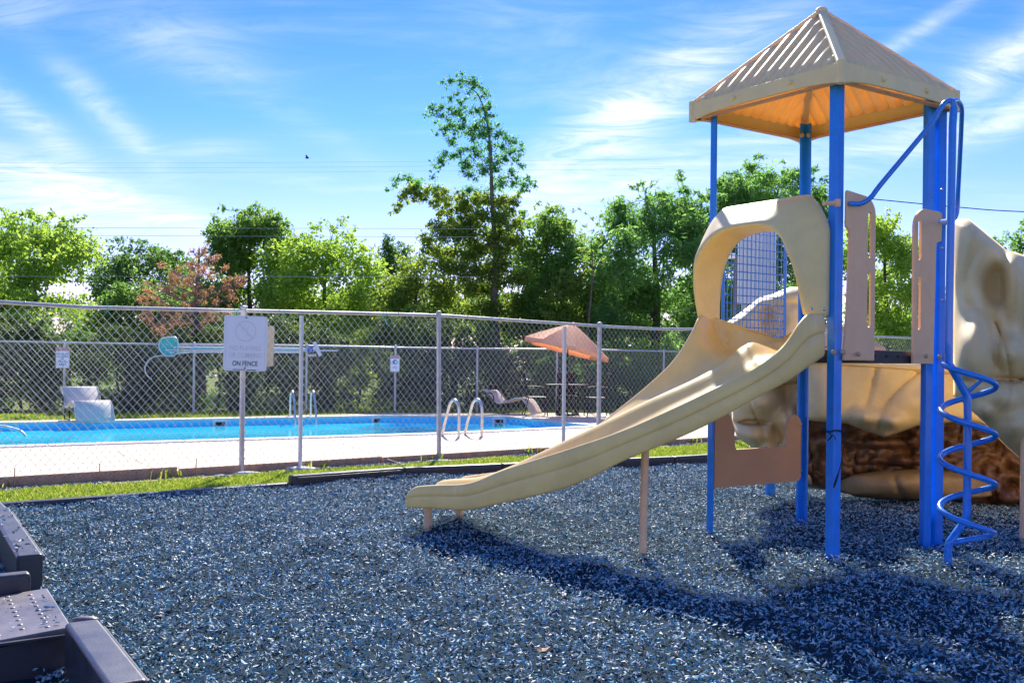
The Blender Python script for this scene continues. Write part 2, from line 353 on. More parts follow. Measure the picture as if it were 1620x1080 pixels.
M['leaf_dark'] = leafm('leaf_dark', (.045, .095, .028), (.08, .15, .04), (.14, .22, .06), tr=.45)
M['leaf_olive'] = leafm('leaf_olive', (.07, .12, .022), (.14, .20, .035), (.27, .31, .07))
M['leaf_fern'] = leafm('leaf_fern', (.055, .12, .033), (.10, .20, .055), (.19, .31, .09))
M['leaf_blue'] = leafm('leaf_bluegreen', (.04, .13, .055), (.08, .20, .075), (.15, .28, .08))
M['leaf_rust'] = leafm('leaf_rust', (.22, .10, .06), (.40, .20, .12), (.54, .34, .23), tr=.25)
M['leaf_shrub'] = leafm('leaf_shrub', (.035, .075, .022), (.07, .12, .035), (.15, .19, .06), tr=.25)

# ------------------------------------------------------------------ ground, pool, mulch
def mound(X, Y):
    h = .012*np.sin(X*13+2*np.sin(Y*6))*np.sin(Y*11+X*3) + .018*np.sin(X*2.1+1)*np.sin(Y*1.7) + .012*np.sin(X*5.3+Y*3.1) + .008*np.sin(X*9-Y*7)
    h = h + .038*np.exp(-(((X+.45)/.35)**2+((Y-7.15)/.3)**2)) - .06*np.exp(-(((X+2.25)/.14)**2+((Y-6.85)/.25)**2))
    h = h + .03*np.exp(-(((X-.2)/.5)**2+((Y-5.6)/.3)**2)) + .035*np.exp(-(((X+1.2)/.4)**2+((Y-6.2)/.4)**2)) - .05*np.exp(-(((X+1.25)/.25)**2+((Y-7.0)/.25)**2))
    h = .026*np.tanh((h+.004)/.03)+np.maximum(h-.026, 0)+.004
    for (px_, py_) in ((2.04, 5.98), (1.405, 6.82), (2.262, 7.38), (2.905, 6.53), (2.7, 5.86), (.85, 6.15), (-.62, 6.93), (3.69, 6.84), (2.5, 9.1)):
        h = h+.012*np.exp(-((X-px_)**2+(Y-py_)**2)/.012)
    return h+.016
FENCE = lambda X: 13.06+.776*X
POOL = [(-15.5, 7.3), (-6.98, 12.9), (-1.18, 16.15), (1.62, 18.35), (-.1, 21.1), (-2.94, 20.95), (-9.4, 17.4), (-18, 12.6)]
def sheet_with_hole(name, outer, hole, z, m, kind='structure'):
    bm = bmesh.new()
    for loop in (outer, hole):
        if not loop: continue
        vs = [bm.verts.new((x, y, z)) for x, y in loop]
        for i in range(len(vs)): bm.edges.new((vs[i], vs[(i+1) % len(vs)]))
    bmesh.ops.triangle_fill(bm, edges=bm.edges[:], use_beauty=True, normal=(0, 0, 1))
    me = bpy.data.meshes.new(name); bm.to_mesh(me); bm.free(); me.materials.append(m)
    o = bpy.data.objects.new(name, me); COL.objects.link(o); tag(o, kind=kind); return o
sheet_with_hole('ground', [(-900, -200), (900, -200), (900, 1500), (-900, 1500)], POOL, -.03, M['lawn'])
deck_far = [(16, 27.5), (3.0, 23.5), (-.15, 22.8), (-2.8, 22.3), (-6.15, 20), (-9.8, 18.1), (-22, 11.6)]
off = Vector((.613, -.79))*.0
deck_near = [(-17, FENCE(-17)+.08), (16, FENCE(16)+.08)]
sheet_with_hole('pool_deck', deck_near+deck_far, POOL, .03, M['concrete'])
mb = MB()
n = len(POOL)
for i in range(n):
    a, b = POOL[i], POOL[(i+1) % n]
    mb.add([(a[0], a[1], .028), (b[0], b[1], .028), (b[0], b[1], -1.3), (a[0], a[1], -1.3)], [(0, 1, 2, 3)])
mb.add([(x, y, -1.3) for x, y in POOL], [tuple(range(n))])
tag(mb.build('pool_basin', M['poolwall']), kind='structure')
tag(MB().add([(x, y, -.105) for x, y in POOL], [tuple(range(n))]).build('water', M['water']), kind='structure')
mb = MB(); cen = Vector((sum(p[0] for p in POOL)/n, sum(p[1] for p in POOL)/n))
for i in range(n):
    a, b = Vector(POOL[i]), Vector(POOL[(i+1) % n]); d = (b-a).normalized(); q = Vector((-d.y, d.x)); L = (b-a).length
    if q.dot(cen-a) > 0: q = -q
    k = max(1, int(L/.6))
    for j in range(k):
        m0 = a+d*(L*(j+.5)/k)+q*.12
        mb.box((m0.x, m0.y, .028), (L/k-.012, .27, .045), (Vector((*d, 0)), Vector((*q, 0)), Vector((0, 0, 1))))
tag(mb.build('pool_coping', M['coping'], bevel=.01), kind='structure')

# joints cut in the deck
for i, (x0, y0, x1, y1) in enumerate(((520, 693, 640, 735), (180, 712, 260, 748), (760, 690, 872, 712), (0, 735, 474, 722), (640, 714, 900, 697))):
    a, b = gr(x0, y0, .033), gr(x1, y1, .033); d = (b-a).normalized(); q = Vector((-d.y, d.x, 0))*.006
    tag(MB().add([a-q, b-q, b+q, a+q], [(0, 1, 2, 3)]).build('deck_joint', M['board']), kind='structure')
# mulch bed
BACK = [(-5.3, 6.98), (-4.2, 7.8), (-2.17, 9.3), (-1.15, 10.1), (1.96, 11.6), (2.9, 12.1), (9.5, 16.3)]
LEFT = [(-.2, 1.6), (-1.16, 3.07), (-1.70, 3.80), (-2.41, 4.92), (-3.43, 6.36), (-4.0, 7.2)]
def back_y(X): return np.interp(X, [p[0] for p in BACK], [p[1] for p in BACK])
def left_x(Y): return np.interp(Y, [p[1] for p in LEFT], [p[0] for p in LEFT])
gx, gy = np.meshgrid(np.linspace(-5.2, 9.4, 190), np.linspace(0, 1, 170))
Y1 = back_y(gx); Yg = 1.2+(Y1-1.2)*gy
Vg = np.stack([gx, Yg, mound(gx, Yg)-.016], -1).reshape(-1, 3)
idx = np.arange(170*190).reshape(170, 190)
Fg = np.stack([idx[:-1, :-1], idx[:-1, 1:], idx[1:, 1:], idx[1:, :-1]], -1).reshape(-1, 4)
tag(np_mesh('mulch_bed', Vg, Fg, M['mulchbed'], smooth=True), kind='structure')

def chips(name, P, size, m, label, cat, flat=.45, aspect=.36):
    "shredded slivers: long bent octahedra lying at random"
    N = len(P); th = rng.uniform(0, 2*np.pi, N); pit = rng.normal(0, flat, N); rol = rng.uniform(0, np.pi, N)
    L = size*rng.uniform(.5, 1.35, N); Wd = L*aspect*rng.uniform(.6, 1.4, N); H = Wd*rng.uniform(.35, .8, N)
    a = np.stack([np.cos(th)*np.cos(pit), np.sin(th)*np.cos(pit), np.sin(pit)], -1)
    up = np.stack([-np.cos(th)*np.sin(pit), -np.sin(th)*np.sin(pit), np.cos(pit)], -1); s = np.cross(up, a)
    b = s*np.cos(rol)[:, None]+up*np.sin(rol)[:, None]; c = np.cross(a, b)
    bend = rng.uniform(-.26, .26, N)*L
    j = lambda k: a*(L*rng.uniform(-k, k, N))[:, None]
    V = np.stack([P-a*L[:, None]/2+c*bend[:, None], P+a*L[:, None]/2+c*bend[:, None],
                  P+b*Wd[:, None]/2+j(.25)+c*(H*.2)[:, None], P-b*Wd[:, None]/2+j(.25)+c*(H*.35)[:, None], P-c*H[:, None]/2+j(.1)], 1)
    F = np.array([(0, 2, 3), (2, 1, 3), (0, 3, 4), (3, 1, 4), (2, 0, 4), (1, 2, 4)])
    F = (F[None]+np.arange(N)[:, None, None]*5).reshape(-1, 3)
    return tag(np_mesh(name, V.reshape(-1, 3), F, m), label, cat, kind='stuff')
def scatter_mulch(N):
    Y = rng.uniform(2.7, 13.5, N*2); X = rng.uniform(-1, 1, N*2)*(.54*13.5+1)
    keep = (np.abs(X) < .55*Y+.7) & (Y < back_y(X)-.02) & (X > left_x(Y)-.25)
    return X[keep], Y[keep]
X, Y = scatter_mulch(268000)
print('chips', len(X))
P = np.stack([X, Y, mound(X, Y)+rng.uniform(-.002, .022, len(X))], -1)
chips('rubber_mulch', P, .0275, M['chips'], 'blue and black shredded rubber mulch covering the play area', 'mulch', .5, .29)

# black border timbers
def seg_box(mb, a, b, wd, z0, z1, gap=.01):
    a = Vector((*a, 0)); b = Vector((*b, 0)); d = (b-a); L = d.length-gap; d.normalize()
    c = (a+b)/2; c.z = (z0+z1)/2
    return mb.box(c, (L, wd, z1-z0), (d, Vector((-d.y, d.x, 0)), Vector((0, 0, 1))))
def timber(a, b, z0, z1, label, wd=.1, group='black border timbers round the mulch', slots=True):
    c = (Vector(a)+Vector(b))/2; t = thing('border_timber', label, 'border timber', (c.x, c.y, 0), 0, group)
    part(seg_box(MB(), a, b, wd, z0, z1), 'beam', M['timber'], t, bevel=.018, seg=3)
    d = (Vector(b)-Vector(a)).normalized(); L = (Vector(b)-Vector(a)).length; q = Vector((d.y, -d.x))
    if slots:     # raised upper and lower flange on the inner face, leaving a long recessed panel
        for z, h in ((z1-.035, .03), (z0+.03, .05)):
            m0 = MB(); e = q*(wd/2+.004)
            seg_box(m0, Vector(a)+d*.05+e, Vector(b)-d*.05+e, .02, z-h/2, z+h/2); part(m0, 'flange', M['timber'], t, bevel=.006)
    return t
bt = [((-5.25, 7.02), (-4.2, 7.8)), ((-4.2, 7.8), (-3.18, 8.55)), ((-3.18, 8.55), (-2.17, 9.3)), ((-2.17, 9.3), (-1.15, 10.1)), ((-1.15, 10.1), (-.11, 10.6)),
      ((-.11, 10.6), (.93, 11.1)), ((.93, 11.1), (1.98, 11.61)), ((1.98, 11.61), (3.0, 12.25)), ((3.0, 12.25), (4.05, 12.9)), ((4.05, 12.9), (5.1, 13.6)), ((5.1, 13.6), (6.2, 14.3))]
bl = ['leftmost black back timber sunk nearly level with the mulch', 'sunken black timber by the grass, second from the left', 'thin edged black timber left of the pair of raised ones, under the fence sign post',
      'raised black timber between the sunken timbers and the joint left of the slide', 'black timber beginning at the joint just left of the slide foot', 'black timber along the grass behind the slide runout',
      'black timber along the grass behind the middle of the slide', 'black timber ending at the left platform post, right of the slide pole', 'black timber behind the brown counter panel', 'black timber behind the rock climber', 'black timber farthest right behind the rock climber']
for i, (a, b) in enumerate(bt):
    timber(a, b, -.08, .052 if i < 3 else .122, bl[i], slots=i >= 3)
g2 = 'black timbers and ramp at the left edge of the mulch'
timber((-2.47, 4.88), (-3.45, 6.40), .0, .235, 'black timber beyond the ramp, its square end facing the mulch', .125, g2)
timber((-3.47, 6.43), (-4.25, 7.55), .0, .215, 'farthest black timber of the left edge, meeting the back timbers', .125, g2)
tm = timber((-1.19, 2.97), (-1.66, 3.68), .0, .235, 'nearest black timber with rounded end at the bottom left corner', .125, g2)
timber((-.3, 1.7), (-1.18, 2.95), .0, .235, 'black timber nearest the camera below the left corner', .125, g2)
# ramp
t = thing('access_ramp', 'dark plastic access ramp with bumpy top and mulch crumbs at lower left', 'ramp', (-2.2, 3.9, 0), 0, g2)
q = Vector((-.83, -.56)); rp = [Vector((-1.71, 3.71)), Vector((-2.11, 4.33))]
A, B = rp; A2 = A+q*1.2; B2 = B+q*1.2
part(MB().prism([(A.x, A.y, .20), (B.x, B.y, .20), (B2.x, B2.y, .13), (A2.x, A2.y, .13)], (0, 0, -.028)), 'ramp_panel', M['ramp'], t, bevel=.008)
part(MB().prism([(A.x, A.y, .172), (A2.x, A2.y, .102), (A2.x, A2.y, -.05), (A.x, A.y, -.05)], ((B-A).normalized().x*.03, (B-A).normalized().y*.03, 0)), 'side_skirt', M['timber'], t, bevel=.005)
mb = MB(); d = (B-A).normalized()
seg_box(mb, A+q*.02-d*.012, A2-d*.012, .02, .165, .178); part(mb, 'skirt_lip', M['timber'], t, bevel=.004)
mb = MB()
seg_box(mb, B+q*.06+d*.07, B2+d*.07, .075, .02, .27); part(mb, 'side_rail', M['timber'], t, bevel=.02, seg=3)
mb = MB(); nrow, ncol = 9, 12
for i in range(ncol):
    for j in range(nrow):
        u = .08+i*.085; v = (j+.8+(i % 2)*.5)/(nrow+1.0)
        p = A+(B-A)*v+q*u; mb.ball((p.x, p.y, .20-.07*u/1.2), .012, 6, 4, (1, 1, .35))
o = part(mb, 'grip_stud', M['ramp'], t, smooth=180); tag(o, kind='stuff')
sc = MB().ball((A.x+.02, A.y+.075, .205), .045, 10, 5, (1.3, .6, .35)); part(sc, 'corner_tab', M['ramp'], t, smooth=180)
Pc = []
for k in range(46):
    u, v = random.random()**1.3*.75, random.random(); p = A+(B-A)*v+q*(u+.02); Pc.append((p.x, p.y, .205-.07*u/1.2+.004))
for k in range(40):
    f = random.random(); a = Vector((-2.50, 4.92)).lerp(Vector((-3.4, 6.33)), f); Pc.append((a.x+random.uniform(-.05, .05), a.y+random.uniform(-.05, .05), .24))
chips('loose_mulch', np.array(Pc), .03, M['chips'], 'loose rubber crumbs lying on the ramp and timber tops', 'mulch', .15)
# two dry leaves on the mulch
for (x, y, lab) in ((858, 1031, 'dry tan leaf on the mulch at the bottom of the picture'), (1170, 975, 'small dry leaf on the shaded mulch')):
    p = gr(x, y, .03); mb = MB(); k = 1 if x < 900 else .5
    out = [(-.035, 0, .012), (-.015, .018, .002), (.015, .02, .006), (.036, .002, .018), (.012, -.018, .004), (-.015, -.014, 0)]
    mb.add([(p.x+a*k, p.y+b*k, p.z+c*k+.006) for a, b, c in out]+[(p.x, p.y, p.z+.012)], [(i, (i+1) % 6, 6) for i in range(6)])
    tag(mb.build('dry_leaf', M['leafbrown'], solid=.002), lab, 'leaf')

# grass strip, pebbles and dirt at the fence foot
def strip_pts(N, dlo, dhi, x0=-5.6, x1=7.5):
    "random places between the fence line (0) and towards the camera"
    X = rng.uniform(x0, x1, N); f = rng.uniform(0, 1, N)
    nx, ny = .613, -.79; d0 = dlo+(dhi-dlo)*f
    return X+nx*d0, FENCE(X)+ny*d0
def gdirt():
    mb = MB(); n = 60
    for i in range(n+1):
        X = -7+i*15/n; w0 = .42+.08*math.sin(i*1.3)+.05*math.sin(i*.47)
        mb.v += [(X+.613*-.02, FENCE(X)+.79*.02, -.024), (X+.613*w0, FENCE(X)-.79*w0, -.024)]
    mb.f = [(2*i, 2*i+1, 2*i+3, 2*i+2) for i in range(n)]
    return mb
tag(gdirt().build('dirt_strip', M['dirt']), kind='structure')
X, Y = strip_pts(14000, .03, .40)
k = np.sin(X*2.3)+.5*np.sin(X*5.1) > -.5; X, Y = X[k], Y[k]
chips('pebble_strip', np.stack([X, Y, np.full(len(X), -.015)], -1), .032, M['pebbles'], 'grey pebbles and mulch crumbs along the foot of the near fence', 'gravel', .3, .8)
def blades(name, X, Y, z, h, m, label, cat='grass', wd=.006):
    N = len(X); th = rng.uniform(0, 2*np.pi, N); hh = h*rng.uniform(.45, 1.3, N); lean = rng.uniform(.1, .9, N)*hh; la = rng.uniform(0, 2*np.pi, N)
    P = np.stack([X, Y, np.zeros(N)+z], -1); s = np.stack([np.cos(th), np.sin(th), np.zeros(N)], -1)*(wd*rng.uniform(.6, 1.4, N))[:, None]
    tip = P+np.stack([np.cos(la)*lean, np.sin(la)*lean, hh], -1)
    mid = P+np.stack([np.cos(la)*lean*.3, np.sin(la)*lean*.3, hh*.6], -1)
    V = np.stack([P-s, P+s, mid+s*.8, mid-s*.8, tip], 1).reshape(-1, 3)
    F = np.array([(0, 1, 2), (0, 2, 3), (3, 2, 4)]); F = (F[None]+np.arange(N)[:, None, None]*5).reshape(-1, 3)
    return tag(np_mesh(name, V, F, m), label, cat, kind='stuff')
N = 105000
X = rng.uniform(-6.5, 6.5, N); f = rng.uniform(0, 1, N)
Yb = back_y(X)+.06; Yf = FENCE(X)-.50-.05*np.sin(X*3.1)-.05*np.sin(X*7.7); Y = Yb+(Yf-Yb)*f
k = (Yf > Yb) & (np.abs(X) < .56*Y+.5); X, Y = X[k], Y[k]
blades('near_grass', X, Y, -.03, .05, M['grassblade'], 'bright green grass strip between the mulch border and the pool fence')
X = rng.uniform(-12.5, 12, 34000); Yb = np.interp(X, [p[0] for p in reversed(deck_far)], [p[1] for p in reversed(deck_far)])+.03
Y = Yb+rng.uniform(0, 1, len(X))*3.2
blades('far_grass', X, Y, -.03, .07, M['grassblade'], 'sunlit yellow green grass strip beyond the far edge of the pool deck', wd=.012)
X, Y = strip_pts(700, .0, .16); k = np.sin(X*4.7) > .8
blades('fence_weeds', X[k], Y[k], -.02, .10, M['grassblade'], 'small weeds growing at the foot of the near fence', 'weeds', .008)

# road and far ground
tag(MB().box((0, 74, -.02), (260, 9, .02)).build('road', M['road']), kind='structure')

# ------------------------------------------------------------------ playground tower
A_, B_, C_, D_ = Vector((2.04, 5.98, 0)), Vector((1.405, 6.82, 0)), Vector((2.262, 7.38, 0)), Vector((2.905, 6.53, 0))
MC = (A_+B_+C_+D_)/4; UP = Vector((0, 0, 1))
T = thing('play_tower', 'blue and tan playground tower with ribbed pyramid roof', 'play tower', (MC.x, MC.y, 0))
def lpost(P, n1, n2, L, z1, name='post', z0=-.25):
    d1 = (n1-P).normalized(); d2 = (n2-P).normalized(); c = .010; tt = .018
    prof = [P+d1*c, P+d1*L, P+d1*L+d2*tt, P+d1*tt+d2*tt, P+d2*L+d1*tt, P+d2*L, P+d2*c]
    return part(MB().prism([(q.x, q.y, z0) for q in prof], (0, 0, z1-z0)), name, M['blue'], T, bevel=.004)
lpost(A_, B_, D_, .064, 3.10); lpost(B_, A_, C_, .056, 3.04); pc = lpost(C_, B_, D_, .062, 3.12); lpost(D_, C_, A_, .085, 3.10)
# second blue post tight beside the right one
lpost(D_+Vector((.03, .02, 0)), C_+Vector((.03, .02, 0)), D_+Vector((.6, -.3, 0)), .05, 3.06)
for (x, y, Yd) in ((1319, 557, 5.93), (1334, 557, 5.95), (1487, 564, 6.46)):
    part(MB().ball(at(x, y, Yd), .018, 10, 6, (1, .7, 1)), 'bolt_cap', M['beige'], T, smooth=180)
for (x, y) in ((1490, 392), (1490, 474), (1490, 300)):
    part(MB().ball(at(x, y, 6.44), .010, 8, 5), 'bolt', M['steel'], T, smooth=180)
for (x, y) in ((1269, 214), (1279, 214)):
    part(MB().ball(at(x, y, 7.33), .018, 8, 5), 'bolt_cap', M['beige'], T, smooth=180)
# deck
def inset(P, k): q = MC+(P-MC)*k; return Vector((q.x, q.y, 0))
dq = [inset(p, .97) for p in (A_, B_, C_, D_)]
dk = part(MB().prism([(q.x, q.y, 1.355) for q in dq], (0, 0, -.085)), 'deck', M['black'], T, bevel=.006)
for k in (.28, .40, .52, .64, .76):
    q = dq[0].lerp(dq[3], k); sub(MB().ball((q.x, q.y-.003, 1.315), .008, 8, 5), 'bolt', M['grille'], dk, smooth=180)
# roof
KX = 1.165; ZE = 3.115; ZT = 3.74
cor = [MC+(p-MC)*KX for p in (A_, B_, C_, D_)]
def roof_face(P, Q):
    "ribbed triangle between eave corners P and Q and the apex"
    mb = MB(); n_r, seg = 12, 6; apex = Vector((MC.x, MC.y, ZT)); P = Vector((P.x, P.y, ZE)); Q = Vector((Q.x, Q.y, ZE))
    e = Q-P; L = e.length; e.normalize(); h0 = (P+Q)/2; s = apex-h0; sl = s.length; s.normalize(); nn = e.cross(s)
    if nn.z < 0: nn = -nn
    cols = n_r*seg
    for i in range(cols+1):
        u = i/cols; top = 1-abs(2*u-1); ph = (i % seg)/seg
        hgt = (.026, .026, .003, 0, 0, .003)[i % seg]
        for j in range(7):
            v = top*j/6; fade = min(1, (top-v)*8+.0) if top > 0 else 0
            # shallow upward curve like moulded sheet
            mb.v.append(tuple(P+e*(L*u)+s*(sl*v)+nn*(hgt*fade*(1 if j > 0 else .6))))
    mb.f = [(i*7+j, (i+1)*7+j, (i+1)*7+j+1, i*7+j+1) for i in range(cols) for j in range(6)]
    return mb
roofs = []
for i in range(4): roofs.append(part(roof_face(cor[i], cor[(i+1) % 4]), 'roof_panel', M['roof'], T, smooth=28, solid=.006))
for i in range(4):
    c = cor[i]; a = Vector((MC.x, MC.y, ZT+.008)); p = Vector((c.x, c.y, ZE+.012)); d = (a-p).normalized(); q = d.cross(UP).normalized(); nn = q.cross(d)
    part(MB().box((a+p)/2-nn*.004, ((a-p).length, .062, .034), (d, q, nn)), 'hip_cap', M['roof'], T, bevel=.014, seg=3)
part(MB().ball((MC.x, MC.y, ZT+.0), .045, 12, 7, (1, 1, .75)), 'apex_cap', M['roof'], T, smooth=180)
M['fascia'] = mat('fascia_plastic', (.90, .68, .30), .4, var=.06, scale=5)
for i in range(4):
    P, Q = cor[i], cor[(i+1) % 4]; e = (Q-P); L = e.length; e.normalize(); nrm = Vector((e.y, -e.x, 0))
    if nrm.dot(P-MC) < 0: nrm = -nrm
    nn = 24; top = []; bot = []
    for k in range(nn+1):
        u = k/nn; arch = .035*(1-(2*u-1)**4) if True else 0
        drop = .13-arch
        top.append(P+e*(L*u)+UP*(ZE+.012)); bot.append(P+e*(L*u)+UP*(ZE+.012-drop))
    mb = MB(); off = nrm*-.016+nrm*.022
    for s_, o_ in ((0, nrm*.016), (1, nrm*-.004)):
        mb.v += [tuple(v+o_) for v in top]+[tuple(v+o_) for v in bot]
    m_ = nn+1
    for k in range(nn):
        mb.f += [(k, k+1, m_+k+1, m_+k), (2*m_+k, 3*m_+k, 3*m_+k+1, 2*m_+k+1), (k, 2*m_+k, 2*m_+k+1, k+1), (m_+k, m_+k+1, 3*m_+k+1, 3*m_+k)]
    mb.f += [(0, m_, 3*m_, 2*m_), (nn, 2*m_+nn, 3*m_+nn, m_+nn)]
    fa = part(mb, 'fascia', M['fascia'], T, bevel=.005)
    part(MB().box(P.lerp(Q, .5)+UP*(ZE-.095)-nrm*.03, (L*.97, .05, .012), (e, nrm, UP)), 'soffit_lip', M['brown'], T, bevel=.003)
    for u in (.3, .68):
        sub(MB().ball(P+e*(L*u)+nrm*.019+UP*(ZE-.035), .018, 10, 6), 'bolt_cap', M['fascia'], fa, smooth=180)
for i in range(4):   # rounded corner pieces
    c = cor[i]; d = (c-MC).normalized()
    mb = MB(); mb.tube([c+d*-.006+UP*(ZE-.118), c+d*-.006+UP*(ZE+.024)], .030, 16); part(mb, 'corner_cap', M['fascia'], T, smooth=40)
# entrance panels with slots between A and D
eAD = (D_-A_).normalized(); LAD = (D_-A_).length; nAD = Vector((eAD.y, -eAD.x, 0))
def plate(outline, holes, origin, e, nrm, th, name, m, parent=None, bev=.006, keep=None):
    "flat panel in the plane e/up; outline and holes as (along, height)"
    bm = bmesh.new()
    for loop in [outline]+holes:
        vs = [bm.verts.new(origin+e*u+UP*z) for u, z in loop]
        for i in range(len(vs)): bm.edges.new((vs[i], vs[(i+1) % len(vs)]))
    bmesh.ops.triangle_fill(bm, edges=bm.edges[:], use_beauty=True)
    bmesh.ops.recalc_face_normals(bm, faces=bm.faces)
    r = bmesh.ops.extrude_face_region(bm, geom=bm.faces[:])
    bmesh.ops.translate(bm, vec=nrm*th, verts=[v for v in r['geom'] if isinstance(v, bmesh.types.BMVert)])
    bmesh.ops.recalc_face_normals(bm, faces=bm.faces)
    bmesh.ops.dissolve_limit(bm, angle_limit=R(1), verts=bm.verts, edges=bm.edges)
    par = parent or T; Mi = Matrix.LocRotScale(par.location, par.rotation_euler, None).inverted(); bm.transform(Mi)
    me = bpy.data.meshes.new(name); bm.to_mesh(me); bm.free(); me.materials.append(m); me.polygons.foreach_set('use_smooth', [True]*len(me.polygons))
    o = bpy.data.objects.new(name, me); COL.objects.link(o); o.parent = par
    b = o.modifiers.new('bevel', 'BEVEL'); b.width = bev; b.segments = 2; b.limit_method = 'ANGLE'; b.angle_limit = R(50); b.harden_normals = True
    return o
def arc(cx, cy, r, a0, a1, n=8): return [(cx+r*math.cos(R(a0+(a1-a0)*i/n)), cy+r*math.sin(R(a0+(a1-a0)*i/n))) for i in range(n+1)]
def slot(cx, z0, z1, wd): r = wd/2; return arc(cx, z0+r, r, 180, 360, 6)+arc(cx, z1-r, r, 0, 180, 6)
o1 = A_+nAD*.004
w0 = .335
out1 = [(.05, 1.285), (w0+.02, 1.285)]+arc(w0-.10, 2.225, .12, 0, 80, 8)+[(.075, 2.362), (.065, 2.355), (.062, 2.13), (.09, 2.115), (.10, 2.08), (.08, 1.6)]
plate(out1, [slot(w0-.04, 1.50, 1.86, .034), slot(w0-.04, 1.95, 2.27-.03, .034)], o1, eAD, nAD, .02, 'entrance_panel', M['pink'])
c2 = LAD-.07
out2 = [(c2-.19, 1.27), (c2+.03, 1.27), (c2+.05, 2.06), (c2+.055, 2.10), (c2+.11, 2.115), (c2+.115, 2.30), (c2+.09, 2.315)]+arc(c2-.065, 2.19, .13, 80, 180, 8)
plate(out2, [slot(c2-.135, 1.50, 1.86, .034), slot(c2-.135, 1.97, 2.24, .034)], o1, eAD, nAD, .02, 'entrance_panel', M['pink'])
for (x, y, Yd) in ((1358, 560, 6.02), (1465, 563, 6.34)):
    part(MB().ball(at(x, y, Yd), .016, 10, 6), 'bolt_cap', M['beige'], T, smooth=180)
# grid panel between B and C
eBC = (C_-B_).normalized(); LBC = (C_-B_).length; nBC = Vector((eBC.y, -eBC.x, 0))
o3 = B_.lerp(C_, .5)-eBC*.36; g = []
for u_ in (0, .66): part(MB().tube([o3+eBC*u_+UP*1.38, o3+eBC*u_+UP*2.30], .012, 8), 'grid_frame', M['blue_tube'], T, smooth=40)
part(MB().tube([o3-eBC*.06+UP*1.375, o3+eBC*.74+UP*1.375], .02, 10), 'bottom_rail', M['blue_tube'], T, smooth=40)
part(MB().tube([o3-eBC*.06+UP*2.31, o3+eBC*.74+UP*2.31], .02, 10), 'top_rail', M['blue_tube'], T, smooth=40)
for i in range(15):
    q = o3+eBC*(.66*(i+1)/16); part(MB().tube([q+UP*1.38, q+UP*2.30], .0034, 6, False), 'grid_bar', M['blue_tube'], T, smooth=60)
for i in range(16):
    z = 1.41+i*.0585; part(MB().tube([o3+UP*z-nBC*.005, o3+eBC*.66+UP*z-nBC*.005], .0038, 6, False), 'grid_bar', M['blue_tube'], T, smooth=60)
# brown counter panel low between B and C
Lc = LBC; o4 = B_+nBC*.012
outc = [(.05, .36), (Lc-.07, .36), (Lc-.045, .385), (Lc-.045, .80)]+arc(Lc-.125, .79, .08, 5, 172, 12)+[(Lc-.205, .66), (Lc-.22, .63), (.27, .63), (.255, .66), (.25, .78), (.22, .86), (.15, .93), (.05, .95)]
plate(outc, [], o4, eBC, nBC, .02, 'counter_panel', M['brown'], bev=.005)
for (x, y) in ((1161, 708), (1186, 707), (1210, 706), (1234, 704), (1267, 671), (1267, 744)):
    part(MB().ball(at(x, y, 7.02+(x-1161)*.0026), .008, 6, 4), 'bolt', M['steel'], T, smooth=180)
# far-side panel facing back between C and D, kept low behind the deck
# entry hood of the slide between A and B
nAB = Vector((-.80, -.61, 0)).normalized(); eBA = (A_-B_).normalized(); LBA = (A_-B_).length
def hood():
    "shell: rows go from the far foot up over the top and down to the near foot; columns from the tower outwards"
    # inner opening curve in the plane of the hood mouth (s from B to A, z)
    def at2(s, z, o): return B_+eBA*s+nAB*o+UP*z
    n = 60; rows = []
    L = LBA
    for i in [0, .15, .4]+list(range(1, n))+[n-.4, n-.15, n]:
        t = i/n*math.pi                                  # 0 = far foot, pi = near foot
        # mouth: superellipse leg-top-leg
        ca, sa = math.cos(t), math.sin(t)
        e = .70
        sx = -math.copysign(abs(ca)**e, ca); sz = abs(sa)**e
        yield t, sx, sz
def hood_mesh():
    mb = MB(); pts = list(hood()); L = LBA; cols = None
    for t, sx, sz in pts:
        # opening edge (rounded) and outer silhouette (squarer)
        si = L/2 + sx*(L/2-.115); zi = 1.56 + sz*.585
        so_ = L/2 + max(-1, min(1, sx*1.12))*(L/2-.012-(.022 if sx > 0 else 0)); zo = 1.56+min(1, sz*1.10)*.80
        far = max(0, -sx)                                # 1 on the far wing
        dep = .20+.11*min(1, max(0, (zi-1.56)/.40))**.8-.03*min(1, max(0, (zi-1.96)/.18))
        waist = 0
        def P(s, z, o): return B_+eBA*s+nAB*o+UP*z
        sgn = -1 if sx < 0 else 1
        row = [P(si-.0*sgn, zi, .01), P(si, zi, dep-.035-waist), P(si+sgn*.008, zi+.008*sz, dep-.008-waist), P(si+sgn*.022, zi+.022*sz, dep-waist), P(si+sgn*.036, zi+.036*sz, dep-.010-waist),
               P(si*.45+so_*.55, zi*.5+zo*.5+.0, dep*.66-waist*.6), P(so_, zo*.86+zi*.14, dep*.34), P(so_, zo-.012, .05), P(so_-sgn*.012*(1-sz), zo, .012), P(so_-sgn*.015, zo-.01, -.012), P(si, zi, -.012)]
        mb.v += [tuple(p) for p in row]; cols = len(row)
    n = len(pts)
    for i in range(n-1):
        for j in range(cols): mb.f.append((i*cols+j, (i+1)*cols+j, (i+1)*cols+(j+1) % cols, i*cols+(j+1) % cols))
    mb.f += [tuple(range(cols)), tuple(reversed(range((n-1)*cols, n*cols)))]
    return mb
SL = thing('slide', 'tan double wave slide curving down to the left from the tower', 'slide', (.5, 6.5, 0))
tag(T, group='play structure pieces'); tag(SL, group='play structure pieces')
hd = part(hood_mesh(), 'entry_hood', M['hood'], SL, smooth=70)
md = hd.modifiers.new('s', 'SUBSURF'); md.levels = 1; md.render_levels = 1
